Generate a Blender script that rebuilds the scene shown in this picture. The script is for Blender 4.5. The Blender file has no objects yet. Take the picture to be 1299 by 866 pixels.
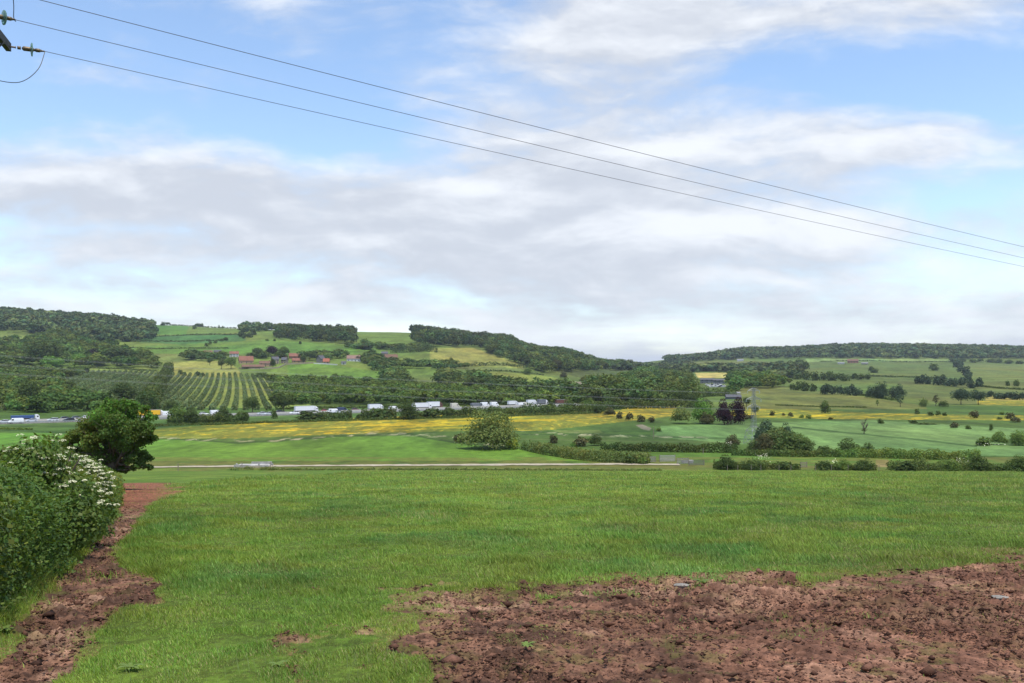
import bpy, math, random
import numpy as np
C = bpy.context.scene
COL = C.collection
rng = np.random.default_rng(7)
random.seed(7)
# ------------------------------------------------------------------ camera, sky, sun
EZ = 21.0                      # eye height above the valley floor
F = 1125.0; CX = 649.5; HY = 470.0   # focal length, centre column and horizon row of the photograph, in its pixels
cam = bpy.data.cameras.new('camera'); cam_o = bpy.data.objects.new('camera', cam); COL.objects.link(cam_o)
cam_o.location = (0, 0, EZ); cam_o.rotation_euler = (math.radians(90), 0, 0)
cam.sensor_width = 36; cam.lens = 36*F/1299; cam.shift_y = (HY-433)/1299
cam.clip_start = 0.1; cam.clip_end = 40000
C.camera = cam_o
C.view_settings.view_transform = 'Standard'; C.view_settings.look = 'None'
C.view_settings.exposure = 0.6; C.view_settings.gamma = 1; C.view_settings.use_curve_mapping = False
SUN_DIR = np.array([0.10, -0.22, 0.86]); SUN_DIR /= np.linalg.norm(SUN_DIR)
sl = bpy.data.lights.new('sun', 'SUN'); sl.energy = 3.3; sl.angle = math.radians(0.6); sl.color = (1.0, 0.955, 0.88)
so = bpy.data.objects.new('sun', sl); COL.objects.link(so)
from mathutils import Vector, Matrix
so.rotation_euler = Vector(SUN_DIR).to_track_quat('Z', 'Y').to_euler()
so.location = (-60, -30, 120)
elev = math.asin(SUN_DIR[2]); az = math.atan2(SUN_DIR[0], SUN_DIR[1])

def lin(c):
    return tuple((x/255/12.92 if x/255 <= .04045 else ((x/255+.055)/1.055)**2.4) for x in c)

class NT:
    """small node-tree helper"""
    def __init__(s, t): s.t = t; s.n = t.nodes; s.l = t.links
    def node(s, ty, **kw):
        n = s.n.new(ty)
        for k, v in kw.items(): setattr(n, k, v)
        return n
    def put(s, sock, v):
        if isinstance(v, bpy.types.NodeSocket): s.l.new(v, sock)
        elif v is not None: sock.default_value = v
    def math(s, op, a, b=None, c=None, clamp=False):
        n = s.node('ShaderNodeMath', operation=op, use_clamp=clamp)
        s.put(n.inputs[0], a); s.put(n.inputs[1], b)
        if c is not None: s.put(n.inputs[2], c)
        return n.outputs[0]
    def xyz(s, x, y, z):
        n = s.node('ShaderNodeCombineXYZ'); s.put(n.inputs[0], x); s.put(n.inputs[1], y); s.put(n.inputs[2], z); return n.outputs[0]
    def noise(s, v, scale, detail=5, rough=.55, dist=0, out=0):
        n = s.node('ShaderNodeTexNoise'); s.put(n.inputs['Vector'], v)
        n.inputs['Scale'].default_value = scale; n.inputs['Detail'].default_value = detail
        n.inputs['Roughness'].default_value = rough; n.inputs['Distortion'].default_value = dist
        return n.outputs[out]
    def mix(s, f, a, b, blend='MIX'):
        n = s.node('ShaderNodeMix', data_type='RGBA', blend_type=blend)
        s.put(n.inputs[0], f); s.put(n.inputs[6], a); s.put(n.inputs[7], b); return n.outputs[2]
    def smooth(s, x, a, b, o0=0., o1=1.):
        n = s.node('ShaderNodeMapRange', interpolation_type='SMOOTHSTEP'); s.put(n.inputs[0], x)
        n.inputs[1].default_value = a; n.inputs[2].default_value = b; n.inputs[3].default_value = o0; n.inputs[4].default_value = o1
        return n.outputs[0]

W = bpy.data.worlds.new('World'); C.world = W; W.use_nodes = True
w = NT(W.node_tree); w.n.clear()
out = w.node('ShaderNodeOutputWorld')
sky = w.node('ShaderNodeTexSky', sky_type='NISHITA'); sky.sun_disc = False
sky.sun_elevation = elev; sky.sun_rotation = az; sky.altitude = 50; sky.air_density = 1.0; sky.dust_density = 0.3; sky.ozone_density = 1.6
tc = w.node('ShaderNodeTexCoord')
sep = w.node('ShaderNodeSeparateXYZ'); w.l.new(tc.outputs['Generated'], sep.inputs[0])
X, Y, Z = sep.outputs
ya = w.math('ADD', w.math('ABSOLUTE', Y), .12)
U = w.math('DIVIDE', X, ya); V = w.math('DIVIDE', Z, ya)
zz = w.math('ADD', w.math('MAXIMUM', Z, 0.0), .075)
q = w.xyz(w.math('DIVIDE', X, zz), w.math('DIVIDE', Y, zz), 0.0)        # cloud-deck coordinates
fb = w.noise(q, 0.42, 9, .56, .3)
fb2 = w.noise(q, 1.3, 8, .55, .05)
dirv = w.xyz(w.math('MULTIPLY', U, 2.2), w.math('MULTIPLY', V, 4.6), 0.3)
fd = w.noise(dirv, 1.6, 9, .55, .05)
wn = w.node('ShaderNodeTexNoise'); w.put(wn.inputs['Vector'], dirv); wn.inputs['Scale'].default_value = 1.7; wn.inputs['Detail'].default_value = 6
ws = w.node('ShaderNodeSeparateXYZ'); w.l.new(wn.outputs['Color'], ws.inputs[0])
Uw = w.math('ADD', U, w.math('MULTIPLY', w.math('SUBTRACT', ws.outputs[0], .5), .12))
Vw = w.math('ADD', V, w.math('MULTIPLY', w.math('SUBTRACT', ws.outputs[1], .5), .06))
def blob(px, py, rx, ry, amp):
    u0 = (px-CX)/F*.9; v0 = (HY-py)/F*.9      # .9: allowance for the +.12 in ya
    a = w.math('DIVIDE', w.math('SUBTRACT', Uw, u0), rx/F*.9)
    b = w.math('DIVIDE', w.math('SUBTRACT', Vw, v0), ry/F*.9)
    r2 = w.math('ADD', w.math('MULTIPLY', a, a), w.math('MULTIPLY', b, b))
    return w.math('MULTIPLY', w.math('EXPONENT', w.math('MULTIPLY', r2, -1.0)), amp)
def total(items):
    t = None
    for it in items:
        b = blob(*it); t = b if t is None else w.math('ADD', t, b)
    return t
cover = total([(150, 240, 300, 62, .85), (430, 300, 420, 70, .75), (740, 110, 200, 120, .9), (720, 240, 240, 50, .5), (950, 20, 430, 50, .8),
               (1130, 192, 240, 38, .85), (1000, 300, 330, 55, .8), (170, 105, 150, 22, .42), (650, 400, 900, 42, .75), (862, 188, 52, 9, .8),
               (250, 50, 340, 60, -.7), (440, 160, 150, 34, -.75), (0, 130, 160, 45, -.5), (1080, 105, 170, 38, -.75), (1190, 262, 110, 18, -.45),
               (880, 215, 70, 16, -.3), (60, 296, 190, 12, -.35), (1240, 105, 90, 40, -.5), (560, 215, 60, 30, -.25), (120, 340, 200, 10, -.2)])
dv2 = w.xyz(w.math('MULTIPLY', Uw, 2.0), w.math('MULTIPLY', Vw, 5.6), 1.7)
fine = w.noise(dv2, 3.6, 9, .56, .08)
fine2 = w.noise(dv2, 10.0, 7, .58, .1)
den = w.math('ADD', cover, w.math('ADD', w.math('MULTIPLY', w.math('SUBTRACT', fd, .5), 2.0), w.math('MULTIPLY', w.math('SUBTRACT', fb2, .5), .7)))
den = w.math('ADD', den, w.math('ADD', w.math('MULTIPLY', w.math('SUBTRACT', fine, .5), 1.5), w.math('MULTIPLY', w.math('SUBTRACT', fine2, .5), .8)))
den = w.math('ADD', den, w.smooth(V, .045, -.005, 0, 1.2))
mask = w.smooth(den, -.25, .95)
mask = w.math('MULTIPLY', mask, .96)
white = total([(165, 203, 90, 14, .7), (425, 200, 50, 12, .7), (610, 232, 50, 12, .7), (862, 188, 70, 12, .9), (870, 292, 110, 24, .9), (1050, 300, 130, 30, .7),
               (1140, 180, 240, 24, .6), (1240, 345, 120, 28, .7), (650, 424, 900, 20, .8), (1270, 230, 100, 26, .4), (700, 60, 600, 60, .2), (250, 385, 300, 10, .3),
               (300, 285, 400, 45, -.30), (750, 335, 450, 22, -.30), (760, 120, 160, 80, -.30), (1050, 380, 200, 14, -.2), (150, 265, 200, 20, -.15)])
# the side of each puff towards the sun is the brighter: compare the cloud noise with itself a little higher up
up_ = w.node('ShaderNodeVectorMath', operation='ADD'); w.put(up_.inputs[0], dv2); up_.inputs[1].default_value = (.02, .075, 0)
edge = w.math('SUBTRACT', fine, w.noise(up_.outputs[0], 3.6, 9, .56, .08))
ridge = w.math('ADD', white, w.math('ADD', w.math('MULTIPLY', w.math('SUBTRACT', fb, .48), .9), w.math('MULTIPLY', w.math('SUBTRACT', fine, .5), 1.5)))
ridge = w.math('ADD', ridge, w.math('ADD', w.math('MULTIPLY', edge, 2.6), w.math('MULTIPLY', w.math('SUBTRACT', fine2, .5), .8)))
tone = w.smooth(ridge, -.60, 1.10)
ccol = w.mix(tone, (*lin((204, 210, 221)), 1), (*lin((243, 247, 253)), 1))
bg1 = w.node('ShaderNodeBackground'); bg2 = w.node('ShaderNodeBackground')
hv = w.smooth(V, 0.0, .22)
sk = w.mix(1.0, sky.outputs[0], (1.0, 1.0, 1.0, 1), 'MULTIPLY')
w.put(bg1.inputs[0], sk); bg1.inputs[1].default_value = .15
w.put(bg2.inputs[0], ccol); bg2.inputs[1].default_value = .72
mx = w.node('ShaderNodeMixShader'); w.put(mx.inputs[0], mask); w.l.new(bg1.outputs[0], mx.inputs[1]); w.l.new(bg2.outputs[0], mx.inputs[2])
w.l.new(mx.outputs[0], out.inputs[0])

# ------------------------------------------------------------------ numeric helpers
def hash2(ix, iy, s):
    h = (ix.astype(np.int64)*374761393 + iy.astype(np.int64)*668265263 + s*974634777) & 0xffffffff
    h = ((h ^ (h >> 13))*1274126177) & 0xffffffff
    return ((h ^ (h >> 16)) & 0xffffff)/float(0xffffff)
def vnoise(x, y, s=0):
    x = np.asarray(x, float); y = np.asarray(y, float)
    ix = np.floor(x); iy = np.floor(y); fx = x-ix; fy = y-iy
    fx = fx*fx*fx*(fx*(fx*6-15)+10); fy = fy*fy*fy*(fy*(fy*6-15)+10)
    a = hash2(ix, iy, s); b = hash2(ix+1, iy, s); c = hash2(ix, iy+1, s); d = hash2(ix+1, iy+1, s)
    return (a*(1-fx)+b*fx)*(1-fy)+(c*(1-fx)+d*fx)*fy
def fbm(x, y, o=4, s=0, g=.5):
    t = 0; a = 1; n = 0; x = np.asarray(x, float); y = np.asarray(y, float)
    for i in range(o):
        t = t+a*vnoise(x, y, s+i*17); n += a; a *= g
        x, y = x*1.62-y*1.18+5.2, x*1.18+y*1.62+1.7
    return t/n
def inpoly(px, py, poly):
    c = np.zeros(np.shape(px), bool); n = len(poly)
    for i in range(n):
        x0, y0 = poly[i]; x1, y1 = poly[i-1]
        if y0 == y1: continue
        m = ((y0 > py) != (y1 > py)) & (px < (x1-x0)*(py-y0)/(y1-y0)+x0)
        c ^= m
    return c
def sstep(x, a, b):
    t = np.clip((x-a)/(b-a), 0, 1); return t*t*(3-2*t)

# ------------------------------------------------------------------ terrain heights
KY = np.array([150, 250, 360, 470, 600, 800, 1000, 1300, 1700, 2200, 3000, 5000, 9000, 16000.])
# rows of the photograph at which the bare hillside stands, per column, from 600 m on
TB = {-900: [504, 478, 460, 428, 400, 388, 402, 440, 460, 465],
      -300: [505, 480, 462, 430, 402, 390, 402, 440, 460, 465],
      0:   [508, 487, 470, 442, 413, 397, 404, 440, 461, 465],
      100: [508, 488, 472, 446, 419, 404, 412, 442, 461, 465],
      200: [508, 488, 472, 447, 425, 413, 420, 445, 462, 466],
      300: [508, 488, 472, 446, 425, 417, 425, 446, 462, 466],
      430: [508, 489, 473, 448, 428, 421, 428, 447, 462, 466],
      530: [508, 491, 475, 450, 430, 422, 430, 449, 462, 466],
      620: [509, 493, 479, 457, 438, 431, 438, 452, 463, 466],
      700: [509, 495, 484, 467, 452, 447.5, 453, 458, 464, 467],
      780: [509, 497, 488, 476, 467, 464, 464, 464.5, 465, 467],
      860: [509, 498, 490, 480, 471, 465, 455.5, 460, 465, 467],
      960: [508, 495, 487, 478, 470, 462, 446, 454, 463, 467],
      1100: [507, 494, 485, 476, 467, 458, 441, 450, 462, 466],
      1300: [508, 495, 485, 476, 468, 459, 444, 452, 462, 466],
      1700: [508, 495, 485, 476, 468, 459, 446, 452, 462, 466],
      2600: [508, 495, 485, 476, 468, 459, 448, 452, 462, 466]}
TX = np.array(sorted(TB)); 
TH = np.array([[0, 0, 0, .0]+[EZ+(HY-v)/F*Y for v, Y in zip(TB[k], KY[4:])] for k in TX])
def crom(p0, p1, p2, p3, t):
    return p1+.5*t*(p2-p0+t*(2*p0-5*p1+4*p2-p3+t*(3*(p1-p2)+p3-p0)))
def table(px, Y):
    lx = np.clip(px, TX[0], TX[-1]-1e-6); ly = np.clip(np.log(Y), np.log(KY[0]), np.log(KY[-1])-1e-9)
    LK = np.log(KY)
    i = np.clip(np.searchsorted(TX, lx, 'right')-1, 0, len(TX)-2); j = np.clip(np.searchsorted(LK, ly, 'right')-1, 0, len(KY)-2)
    tx = (lx-TX[i])/(TX[i+1]-TX[i]); ty = (ly-LK[j])/(LK[j+1]-LK[j])
    tx = tx*tx*(3-2*tx)
    def row(a):
        jm = np.maximum(j-1, 0); jp = np.minimum(j+2, len(KY)-1)
        return crom(TH[a, jm], TH[a, j], TH[a, j+1], TH[a, jp], ty)
    return row(i)*(1-tx)+row(i+1)*tx
def smax(a, b, k):
    h = np.clip(.5+.5*(a-b)/k, 0, 1); return b*(1-h)+a*h+k*h*(1-h)
def ground_z(X, Y):
    X = np.asarray(X, float); Y = np.asarray(Y, float)
    Yc = np.maximum(Y, 4.0)
    px = CX+F*X/Yc
    near = EZ-1.7-.1038*Y
    far = table(px, np.maximum(Y, 150))
    h = smax(near, far, 1.2)
    und = (fbm(X/14, Y/14, 3, 3)-.5)*.32*sstep(Y, 2, 30)*(1-sstep(Y, 110, 190)) + (fbm(X/2.2, Y/2.2, 3, 9)-.5)*.10*(1-sstep(Y, 60, 150))
    hill = (fbm(X/160, Y/160, 4, 21)-.5)*7*sstep(Y, 700, 1200)
    return h+und+hill
_MY = np.exp(np.linspace(math.log(4), math.log(9000), 5200))
def gp(px, py):
    """first point of the terrain on the photograph's ray through (px, py)"""
    X = (px-CX)/F*_MY; z = ground_z(X, _MY); yy = HY+F*(EZ-z)/_MY
    k = np.argmax(yy <= py)
    if yy[k] > py: k = int(np.argmin(yy))
    return float(X[k]), float(_MY[k]), float(z[k])
def proj(X, Y, Z):
    return CX+F*X/Y, HY+F*(EZ-Z)/Y

# mud and path masks, from outlines on the ground
MUD = [(488, 815), (468, 788), (515, 762), (640, 748), (760, 738), (900, 728), (1060, 722), (1160, 712), (1299, 705), (1800, 690), (2600, 690), (2600, 2500), (250, 2500), (530, 900), (540, 866), (530, 832)]
PATH = [(-600, 1500), (-60, 870), (2, 805), (48, 762), (92, 715), (130, 675), (150, 655), (144, 608), (200, 606), (246, 614), (232, 628), (190, 640), (176, 665), (152, 690), (146, 712), (208, 735), (205, 765), (132, 775), (100, 812), (74, 866), (-150, 1500)]
def mudmask(X, Y):
    X = np.asarray(X, float); Y = np.asarray(Y, float)
    Ys = np.maximum(Y, 2.5)
    px, py = CX+F*X/Ys, HY+F*(1.7+.1038*Ys)/Ys
    amp = np.clip(620/Ys, 9, 80)
    m = np.zeros(np.shape(X))
    for k, wgt in ((0, .5), (1, .3), (2, .2)):
        s = [1.6, .5, .16][k]
        dx = (fbm(X/s, Y/s, 3, 40+k)-.5)*amp*2.6; dy = (fbm(X/s, Y/s, 3, 60+k)-.5)*amp*1.3
        m = m+wgt*(inpoly(px+dx, py+dy, MUD) | inpoly(px+dx*.5, py+dy*.5, PATH))
    m = np.maximum(m, inpoly(px, py, [(330, 800), (400, 745), (560, 740), (570, 900), (400, 900)])*sstep(fbm(X/.55, Y/.75, 4, 77, .6), .55, .66)*.9); m = m*(1-sstep(px, 185, 262)*sstep(Y, 30, 38)*sstep(fbm(X/1.1, Y/3, 4, 78, .6), .35, .6)); m = np.where((Y < 2.5), .6, m)
    return np.where(Y < 75, m, 0)

# ------------------------------------------------------------------ object helpers
def mesh_np(name, V_, quads, col=None, smooth=False, mats=None, mi=None):
    me = bpy.data.meshes.new(name)
    V_ = np.ascontiguousarray(V_, np.float32); quads = np.ascontiguousarray(quads, np.int32)
    k = quads.shape[1]
    me.vertices.add(len(V_)); me.vertices.foreach_set('co', V_.ravel())
    me.loops.add(quads.size); me.loops.foreach_set('vertex_index', quads.ravel())
    me.polygons.add(len(quads)); me.polygons.foreach_set('loop_start', np.arange(0, quads.size, k, dtype=np.int32))
    try: me.polygons.foreach_set('loop_total', np.full(len(quads), k, np.int32))
    except Exception: pass
    if smooth: me.polygons.foreach_set('use_smooth', np.ones(len(quads), bool))
    if mi is not None: me.polygons.foreach_set('material_index', np.ascontiguousarray(mi, np.int32))
    me.update(calc_edges=True)
    if col is not None:
        a = me.color_attributes.new('Col', 'FLOAT_COLOR', 'POINT')
        c = np.ones((len(V_), 4), np.float32); c[:, :col.shape[1]] = col
        a.data.foreach_set('color', c.ravel())
    for m in (mats or []): me.materials.append(m)
    return me
def link(name, me, parent=None, loc=None, rot=None, scale=None):
    o = bpy.data.objects.new(name, me); COL.objects.link(o)
    if parent is not None: o.parent = parent
    if loc is not None: o.location = loc
    if rot is not None: o.rotation_euler = rot
    if scale is not None: o.scale = scale
    return o
def tag(o, label, cat, group=None, kind=None):
    if label: o['label'] = label
    if cat: o['category'] = cat
    if group: o['group'] = group
    if kind: o['kind'] = kind
    return o
def struct(o): o['kind'] = 'structure'; return o
def dup(o, parent=None):
    c = o.copy(); COL.objects.link(c); c.parent = parent
    for ch in list(o.children): dup(ch, c)
    return c
def setmat(o, m):
    o.material_slots[0].link = 'OBJECT'; o.material_slots[0].material = m

class MB:
    """collects simple solids into one mesh"""
    def __init__(s): s.v = []; s.f = []
    def box(s, c, d, rz=0, taper=1.0, bev=0):
        cx, cy, cz = c; dx, dy, dz = [t/2 for t in d]; n = len(s.v)
        for k, (sx, sy, sz) in enumerate([(-1,-1,-1),(1,-1,-1),(1,1,-1),(-1,1,-1),(-1,-1,1),(1,-1,1),(1,1,1),(-1,1,1)]):
            t = taper if sz > 0 else 1
            x, y = sx*dx*t, sy*dy*t
            s.v.append((cx+x*math.cos(rz)-y*math.sin(rz), cy+x*math.sin(rz)+y*math.cos(rz), cz+sz*dz))
        s.f += [tuple(n+i for i in q) for q in [(0,3,2,1),(4,5,6,7),(0,1,5,4),(1,2,6,5),(2,3,7,6),(3,0,4,7)]]
        return s
    def loft(s, rings, cap=True):
        n = len(s.v); k = len(rings[0])
        for r in rings: s.v += [tuple(p) for p in r]
        for i in range(len(rings)-1):
            for j in range(k): s.f.append((n+i*k+j, n+i*k+(j+1) % k, n+(i+1)*k+(j+1) % k, n+(i+1)*k+j))
        if cap: s.f.append(tuple(n+j for j in range(k))[::-1]); s.f.append(tuple(n+(len(rings)-1)*k+j for j in range(k)))
        return s
    def tube(s, pts, rad, k=6):
        pts = [Vector(p) for p in pts]; rings = []
        for i, p in enumerate(pts):
            d = (pts[min(i+1, len(pts)-1)]-pts[max(i-1, 0)]).normalized()
            a = d.cross(Vector((0, 0, 1))); a = a.normalized() if a.length > .05 else Vector((1, 0, 0)); b = d.cross(a)
            r = rad[i] if isinstance(rad, (list, tuple)) else rad
            rings.append([p+(a*math.cos(2*math.pi*j/k)+b*math.sin(2*math.pi*j/k))*r for j in range(k)])
        return s.loft(rings)
    def mesh(s, name, mat, smooth=False):
        me = bpy.data.meshes.new(name); me.from_pydata([tuple(v) for v in s.v], [], s.f)
        if smooth: me.polygons.foreach_set('use_smooth', [True]*len(me.polygons))
        me.materials.append(mat); me.update(); return me
    def build(s, name, mat, parent=None, smooth=False, **kw): return link(name, s.mesh(name, mat, smooth), parent, **kw)
def empty(name, loc=(0,0,0), rz=0):
    o = bpy.data.objects.new(name, None); COL.objects.link(o); o.location = loc; o.rotation_euler = (0, 0, rz); o.empty_display_size = .3; return o

# ------------------------------------------------------------------ materials
def mat_simple(name, col, rough=.6, metal=0, var=.12, scale=3., spec=.3):
    m = bpy.data.materials.new(name); m.use_nodes = True; t = NT(m.node_tree); b = t.n['Principled BSDF']
    tc = t.node('ShaderNodeTexCoord'); nz = t.noise(tc.outputs['Object'], scale, 5, .6)
    f = t.smooth(nz, .25, .75, 1-var, 1+var)
    c = t.node('ShaderNodeVectorMath', operation='SCALE'); c.inputs[0].default_value = col[:3]; t.put(c.inputs['Scale'], f)
    t.put(b.inputs['Base Color'], c.outputs[0]); b.inputs['Roughness'].default_value = rough; b.inputs['Metallic'].default_value = metal
    b.inputs['Specular IOR Level'].default_value = spec
    return m
def mat_leaf(name, col, tr=.28, rough=.7, spec=.06, hue=.12):
    m = bpy.data.materials.new(name); m.use_nodes = True; t = NT(m.node_tree); b = t.n['Principled BSDF']
    at = t.node('ShaderNodeAttribute', attribute_name='Col'); oi = t.node('ShaderNodeObjectInfo')
    r = t.smooth(oi.outputs['Random'], 0, 1, .82, 1.2)
    c = t.mix(1.0, at.outputs['Color'], (*col, 1), 'MULTIPLY')
    s = t.node('ShaderNodeVectorMath', operation='SCALE'); t.put(s.inputs[0], c); t.put(s.inputs['Scale'], r)
    t.put(b.inputs['Base Color'], s.outputs[0]); b.inputs['Roughness'].default_value = rough; b.inputs['Specular IOR Level'].default_value = spec
    if tr > 0:
        tl = t.node('ShaderNodeBsdfTranslucent')
        c2 = t.mix(1.0, s.outputs[0], (1.3, 1.25, .5, 1), 'MULTIPLY'); t.put(tl.inputs[0], c2)
        mx = t.node('ShaderNodeMixShader'); mx.inputs[0].default_value = tr
        t.l.new(b.outputs[0], mx.inputs[1]); t.l.new(tl.outputs[0], mx.inputs[2]); t.l.new(mx.outputs[0], t.n['Material Output'].inputs[0])
    return m
LEAF = {'dark': mat_leaf('leaf_dark', (.072, .106, .030)), 'mid': mat_leaf('leaf_mid', (.105, .160, .036)), 'light': mat_leaf('leaf_light', (.115, .215, .042)),
        'olive': mat_leaf('leaf_olive', (.125, .165, .050)), 'brown': mat_leaf('leaf_brown', (.085, .085, .038)), 'purple': mat_leaf('leaf_purple', (.030, .014, .020), .15),
        'blue': mat_leaf('leaf_bluish', (.060, .092, .052)), 'willow': mat_leaf('leaf_willow', (.165, .205, .060)), 'yellow': mat_leaf('leaf_yellow_green', (.21, .26, .03)),
        'far': mat_leaf('leaf_far', (.068, .098, .034), .15), 'orchard': mat_leaf('leaf_orchard', (.115, .160, .070)), 'hedge': mat_leaf('leaf_hedge', (.112, .172, .036), .34, .5, .15), 'oak': mat_leaf('leaf_oak', (.078, .120, .030), .3)}
BARK = mat_simple('bark', (.12, .095, .07), .9, 0, .35, 6)
CORE = mat_simple('dark_core_filler', (.030, .036, .016), .95, 0, .4, 3)  # dark filler colour for the light-blocking core added inside the hedge

# ground material: field colours are stored per vertex; fine grain is noise
GM = bpy.data.materials.new('ground_turf_and_soil'); GM.use_nodes = True; t = NT(GM.node_tree); b = t.n['Principled BSDF']
at = t.node('ShaderNodeAttribute', attribute_name='Col'); geo = t.node('ShaderNodeNewGeometry')
pos = geo.outputs['Position']
n1 = t.noise(pos, .35, 6, .6); n2 = t.noise(pos, 5.5, 6, .65); n3 = t.noise(pos, 38, 4, .7)
mul = t.math('MULTIPLY', t.math('MULTIPLY', t.smooth(n1, .25, .75, .74, 1.26), t.smooth(n2, .25, .75, .62, 1.38)), t.smooth(n3, .25, .75, .75, 1.25))
s = t.node('ShaderNodeVectorMath', operation='SCALE'); t.put(s.inputs[0], at.outputs['Color']); t.put(s.inputs['Scale'], mul)
t.put(b.inputs['Base Color'], s.outputs[0]); b.inputs['Roughness'].default_value = .95; b.inputs['Specular IOR Level'].default_value = .12
bp = t.node('ShaderNodeBump'); bp.inputs['Strength'].default_value = .6; bp.inputs['Distance'].default_value = .03
t.put(bp.inputs['Height'], t.math('ADD', n2, t.math('MULTIPLY', n3, .4))); t.l.new(bp.outputs[0], b.inputs['Normal'])

# ------------------------------------------------------------------ the ground sheet
def build_ground():
    f1 = HY+F*1.7/np.linspace(3.0, 3.0, 1)
    # rows: screen-even in the near field, then geometric
    ys = np.arange(905, 604, -.62)/1.0
    Yn = 1.7/((ys-HY)/F-.1038); Yn = Yn[(Yn > 0) & (Yn < 118)]
    Yf = [Yn[-1]]
    while Yf[-1] < 16000:
        Y = Yf[-1]; r = 1.016 if Y < 190 else (1.0058 if Y < 620 else (1.0085 if Y < 2300 else (1.013 if Y < 3200 else 1.07))); Yf.append(Y*r)
    Yb = np.array([-60, -30, -14, -6, -2, .5, 2., 3, 3.8, 4.4, 5.0])
    Yb = Yb[Yb < Yn[0]-.2]
    Ys = np.concatenate([Yb, Yn, Yf[1:]])
    cin = np.arange(-60, 1361, 1.35); cl = -60-np.cumsum(np.geomspace(2, 320, 46)); cr = 1360+np.cumsum(np.geomspace(2, 320, 46))
    cols = np.concatenate([cl[::-1], cin, cr]); u = (cols-CX)/F
    sY = np.sqrt(Ys**2+9.0); sY = np.where(Ys > 12, Ys, np.where(Ys > 4, Ys+(sY-Ys)*(12-Ys)/8, sY)); 
    Xg = u[None, :]*sY[:, None]; Yg = np.repeat(Ys[:, None], len(cols), 1)
    Zg = ground_z(Xg, Yg)
    px, py = CX+F*Xg/np.maximum(Yg, 1), HY+F*(EZ-Zg)/np.maximum(Yg, 1)
    col = np.zeros(Xg.shape+(3,)); K = 1.85
    def L(c): return np.array(lin(c))*np.array([1.10, .93, .85])/K
    wx = (fbm(Xg/40, Yg/40, 3, 70)-.5)*6; 
    def paint(mask, c, a=1.0):
        m = mask[..., None]*a; np.copyto(col, col*(1-m)+L(c)*m)
    col[:] = L((104, 132, 62))
    far = Yg > 700
    paint((Yg > 188) & (Yg < 520), (88, 122, 54))
    P = lambda poly, c, near=188, y_=1e9, a=1.0: paint(((inpoly(px+wx*.3, py, poly)) & (Yg > near) & (Yg < y_)).astype(float), c, a)
    # hill pastures
    P([(140, 475), (140, 428), (200, 404), (560, 405), (560, 475)], (114, 144, 64))
    P([(188, 424), (203, 405), (243, 405), (236, 424)], (96, 146, 60))
    P([(243, 405), (435, 405), (435, 426), (350, 424), (243, 423)], (118, 147, 66))
    P([(150, 432), (190, 426), (310, 424), (312, 432), (250, 438)], (84, 134, 68))
    P([(150, 441), (340, 431), (455, 438), (455, 449), (250, 449), (150, 447)], (106, 148, 60))
    P([(0, 432), (0, 421), (50, 427), (48, 434)], (120, 150, 75)); P([(-30, 462), (0, 446), (14, 455), (10, 464)], (125, 150, 78))
    P([(150, 462), (160, 449), (270, 449), (260, 460)], (128, 148, 76))
    P([(440, 405), (530, 405), (545, 441), (452, 445)], (112, 146, 62))
    P([(365, 462), (410, 461), (480, 471), (505, 492), (365, 486)], (106, 152, 60))
    P([(213, 459), (290, 457), (306, 472), (302, 482), (213, 482)], (158, 170, 88))
    P([(545, 441), (600, 441), (665, 463), (665, 467), (545, 463)], (146, 160, 80))
    P([(555, 465), (670, 467), (672, 470), (555, 468)], (120, 140, 75))
    P([(590, 470), (680, 474), (742, 487), (742, 502), (640, 494)], (134, 160, 72))
    P([(700, 470), (780, 462), (850, 466), (850, 480), (740, 480)], (88, 110, 56))
    P([(722, 484), (738, 484), (742, 503), (730, 503)], (150, 148, 128))
    P([(740, 488), (758, 488), (760, 503), (744, 503)], (150, 160, 90))
    # orchard floor
    P([(-200, 535), (-60, 466), (0, 466), (190, 466), (205, 476), (350, 479), (420, 535)], (134, 160, 80), 500)
    P([(350, 535), (350, 484), (745, 498), (745, 520)], (70, 98, 45), 560)
    # right side
    P([(850, 468), (850, 459), (966, 458), (966, 468)], (112, 132, 68))
    P([(881, 472.6), (936, 472.6), (929, 479), (886, 479)], (214, 206, 122))
    P([(1022, 476), (1022, 456), (1700, 456), (1700, 488), (1100, 486)], (102, 128, 62))
    P([(1230, 486), (1210, 462), (1700, 460), (1700, 492)], (118, 138, 70))
    P([(1022, 459), (1022, 455), (1222, 455), (1222, 458.4)], (134, 170, 98))
    P([(935, 492), (985, 489), (1075, 500), (1175, 515), (1175, 520), (930, 520)], (118, 132, 66), 480)
    P([(1140, 500), (1140, 482), (1700, 490), (1700, 512), (1200, 512)], (108, 128, 66), 480)
    P([(1250, 508), (1250, 502), (1700, 505), (1700, 511)], (168, 168, 84), 480)
    # valley fields
    P([(-400, 556), (0, 549), (80, 549), (185, 556), (300, 561.5), (360, 558), (420, 553), (520, 551), (545, 554), (575, 562), (660, 568), (720, 579), (780, 583), (780, 586), (190, 585.5), (-400, 587)], (104, 152, 56))
    P([(830, 553), (838, 540), (1000, 535), (1110, 533), (1250, 541), (1500, 553), (1500, 580), (1250, 578), (1060, 573), (940, 563), (850, 556)], (118, 160, 92))
    P([(840, 588), (820, 572), (940, 571), (1060, 576), (1240, 582), (1299, 585), (1700, 590), (1700, 592), (840, 590)], (96, 138, 56))
    P([(1110, 592), (1112, 583), (1128, 583), (1126, 592)], (150, 145, 95))
    P([(140, 604), (140, 594), (430, 596.2), (1299, 600), (1299, 594), (900, 590), (140, 587)], (120, 132, 66), 150, 215, .55)
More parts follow.
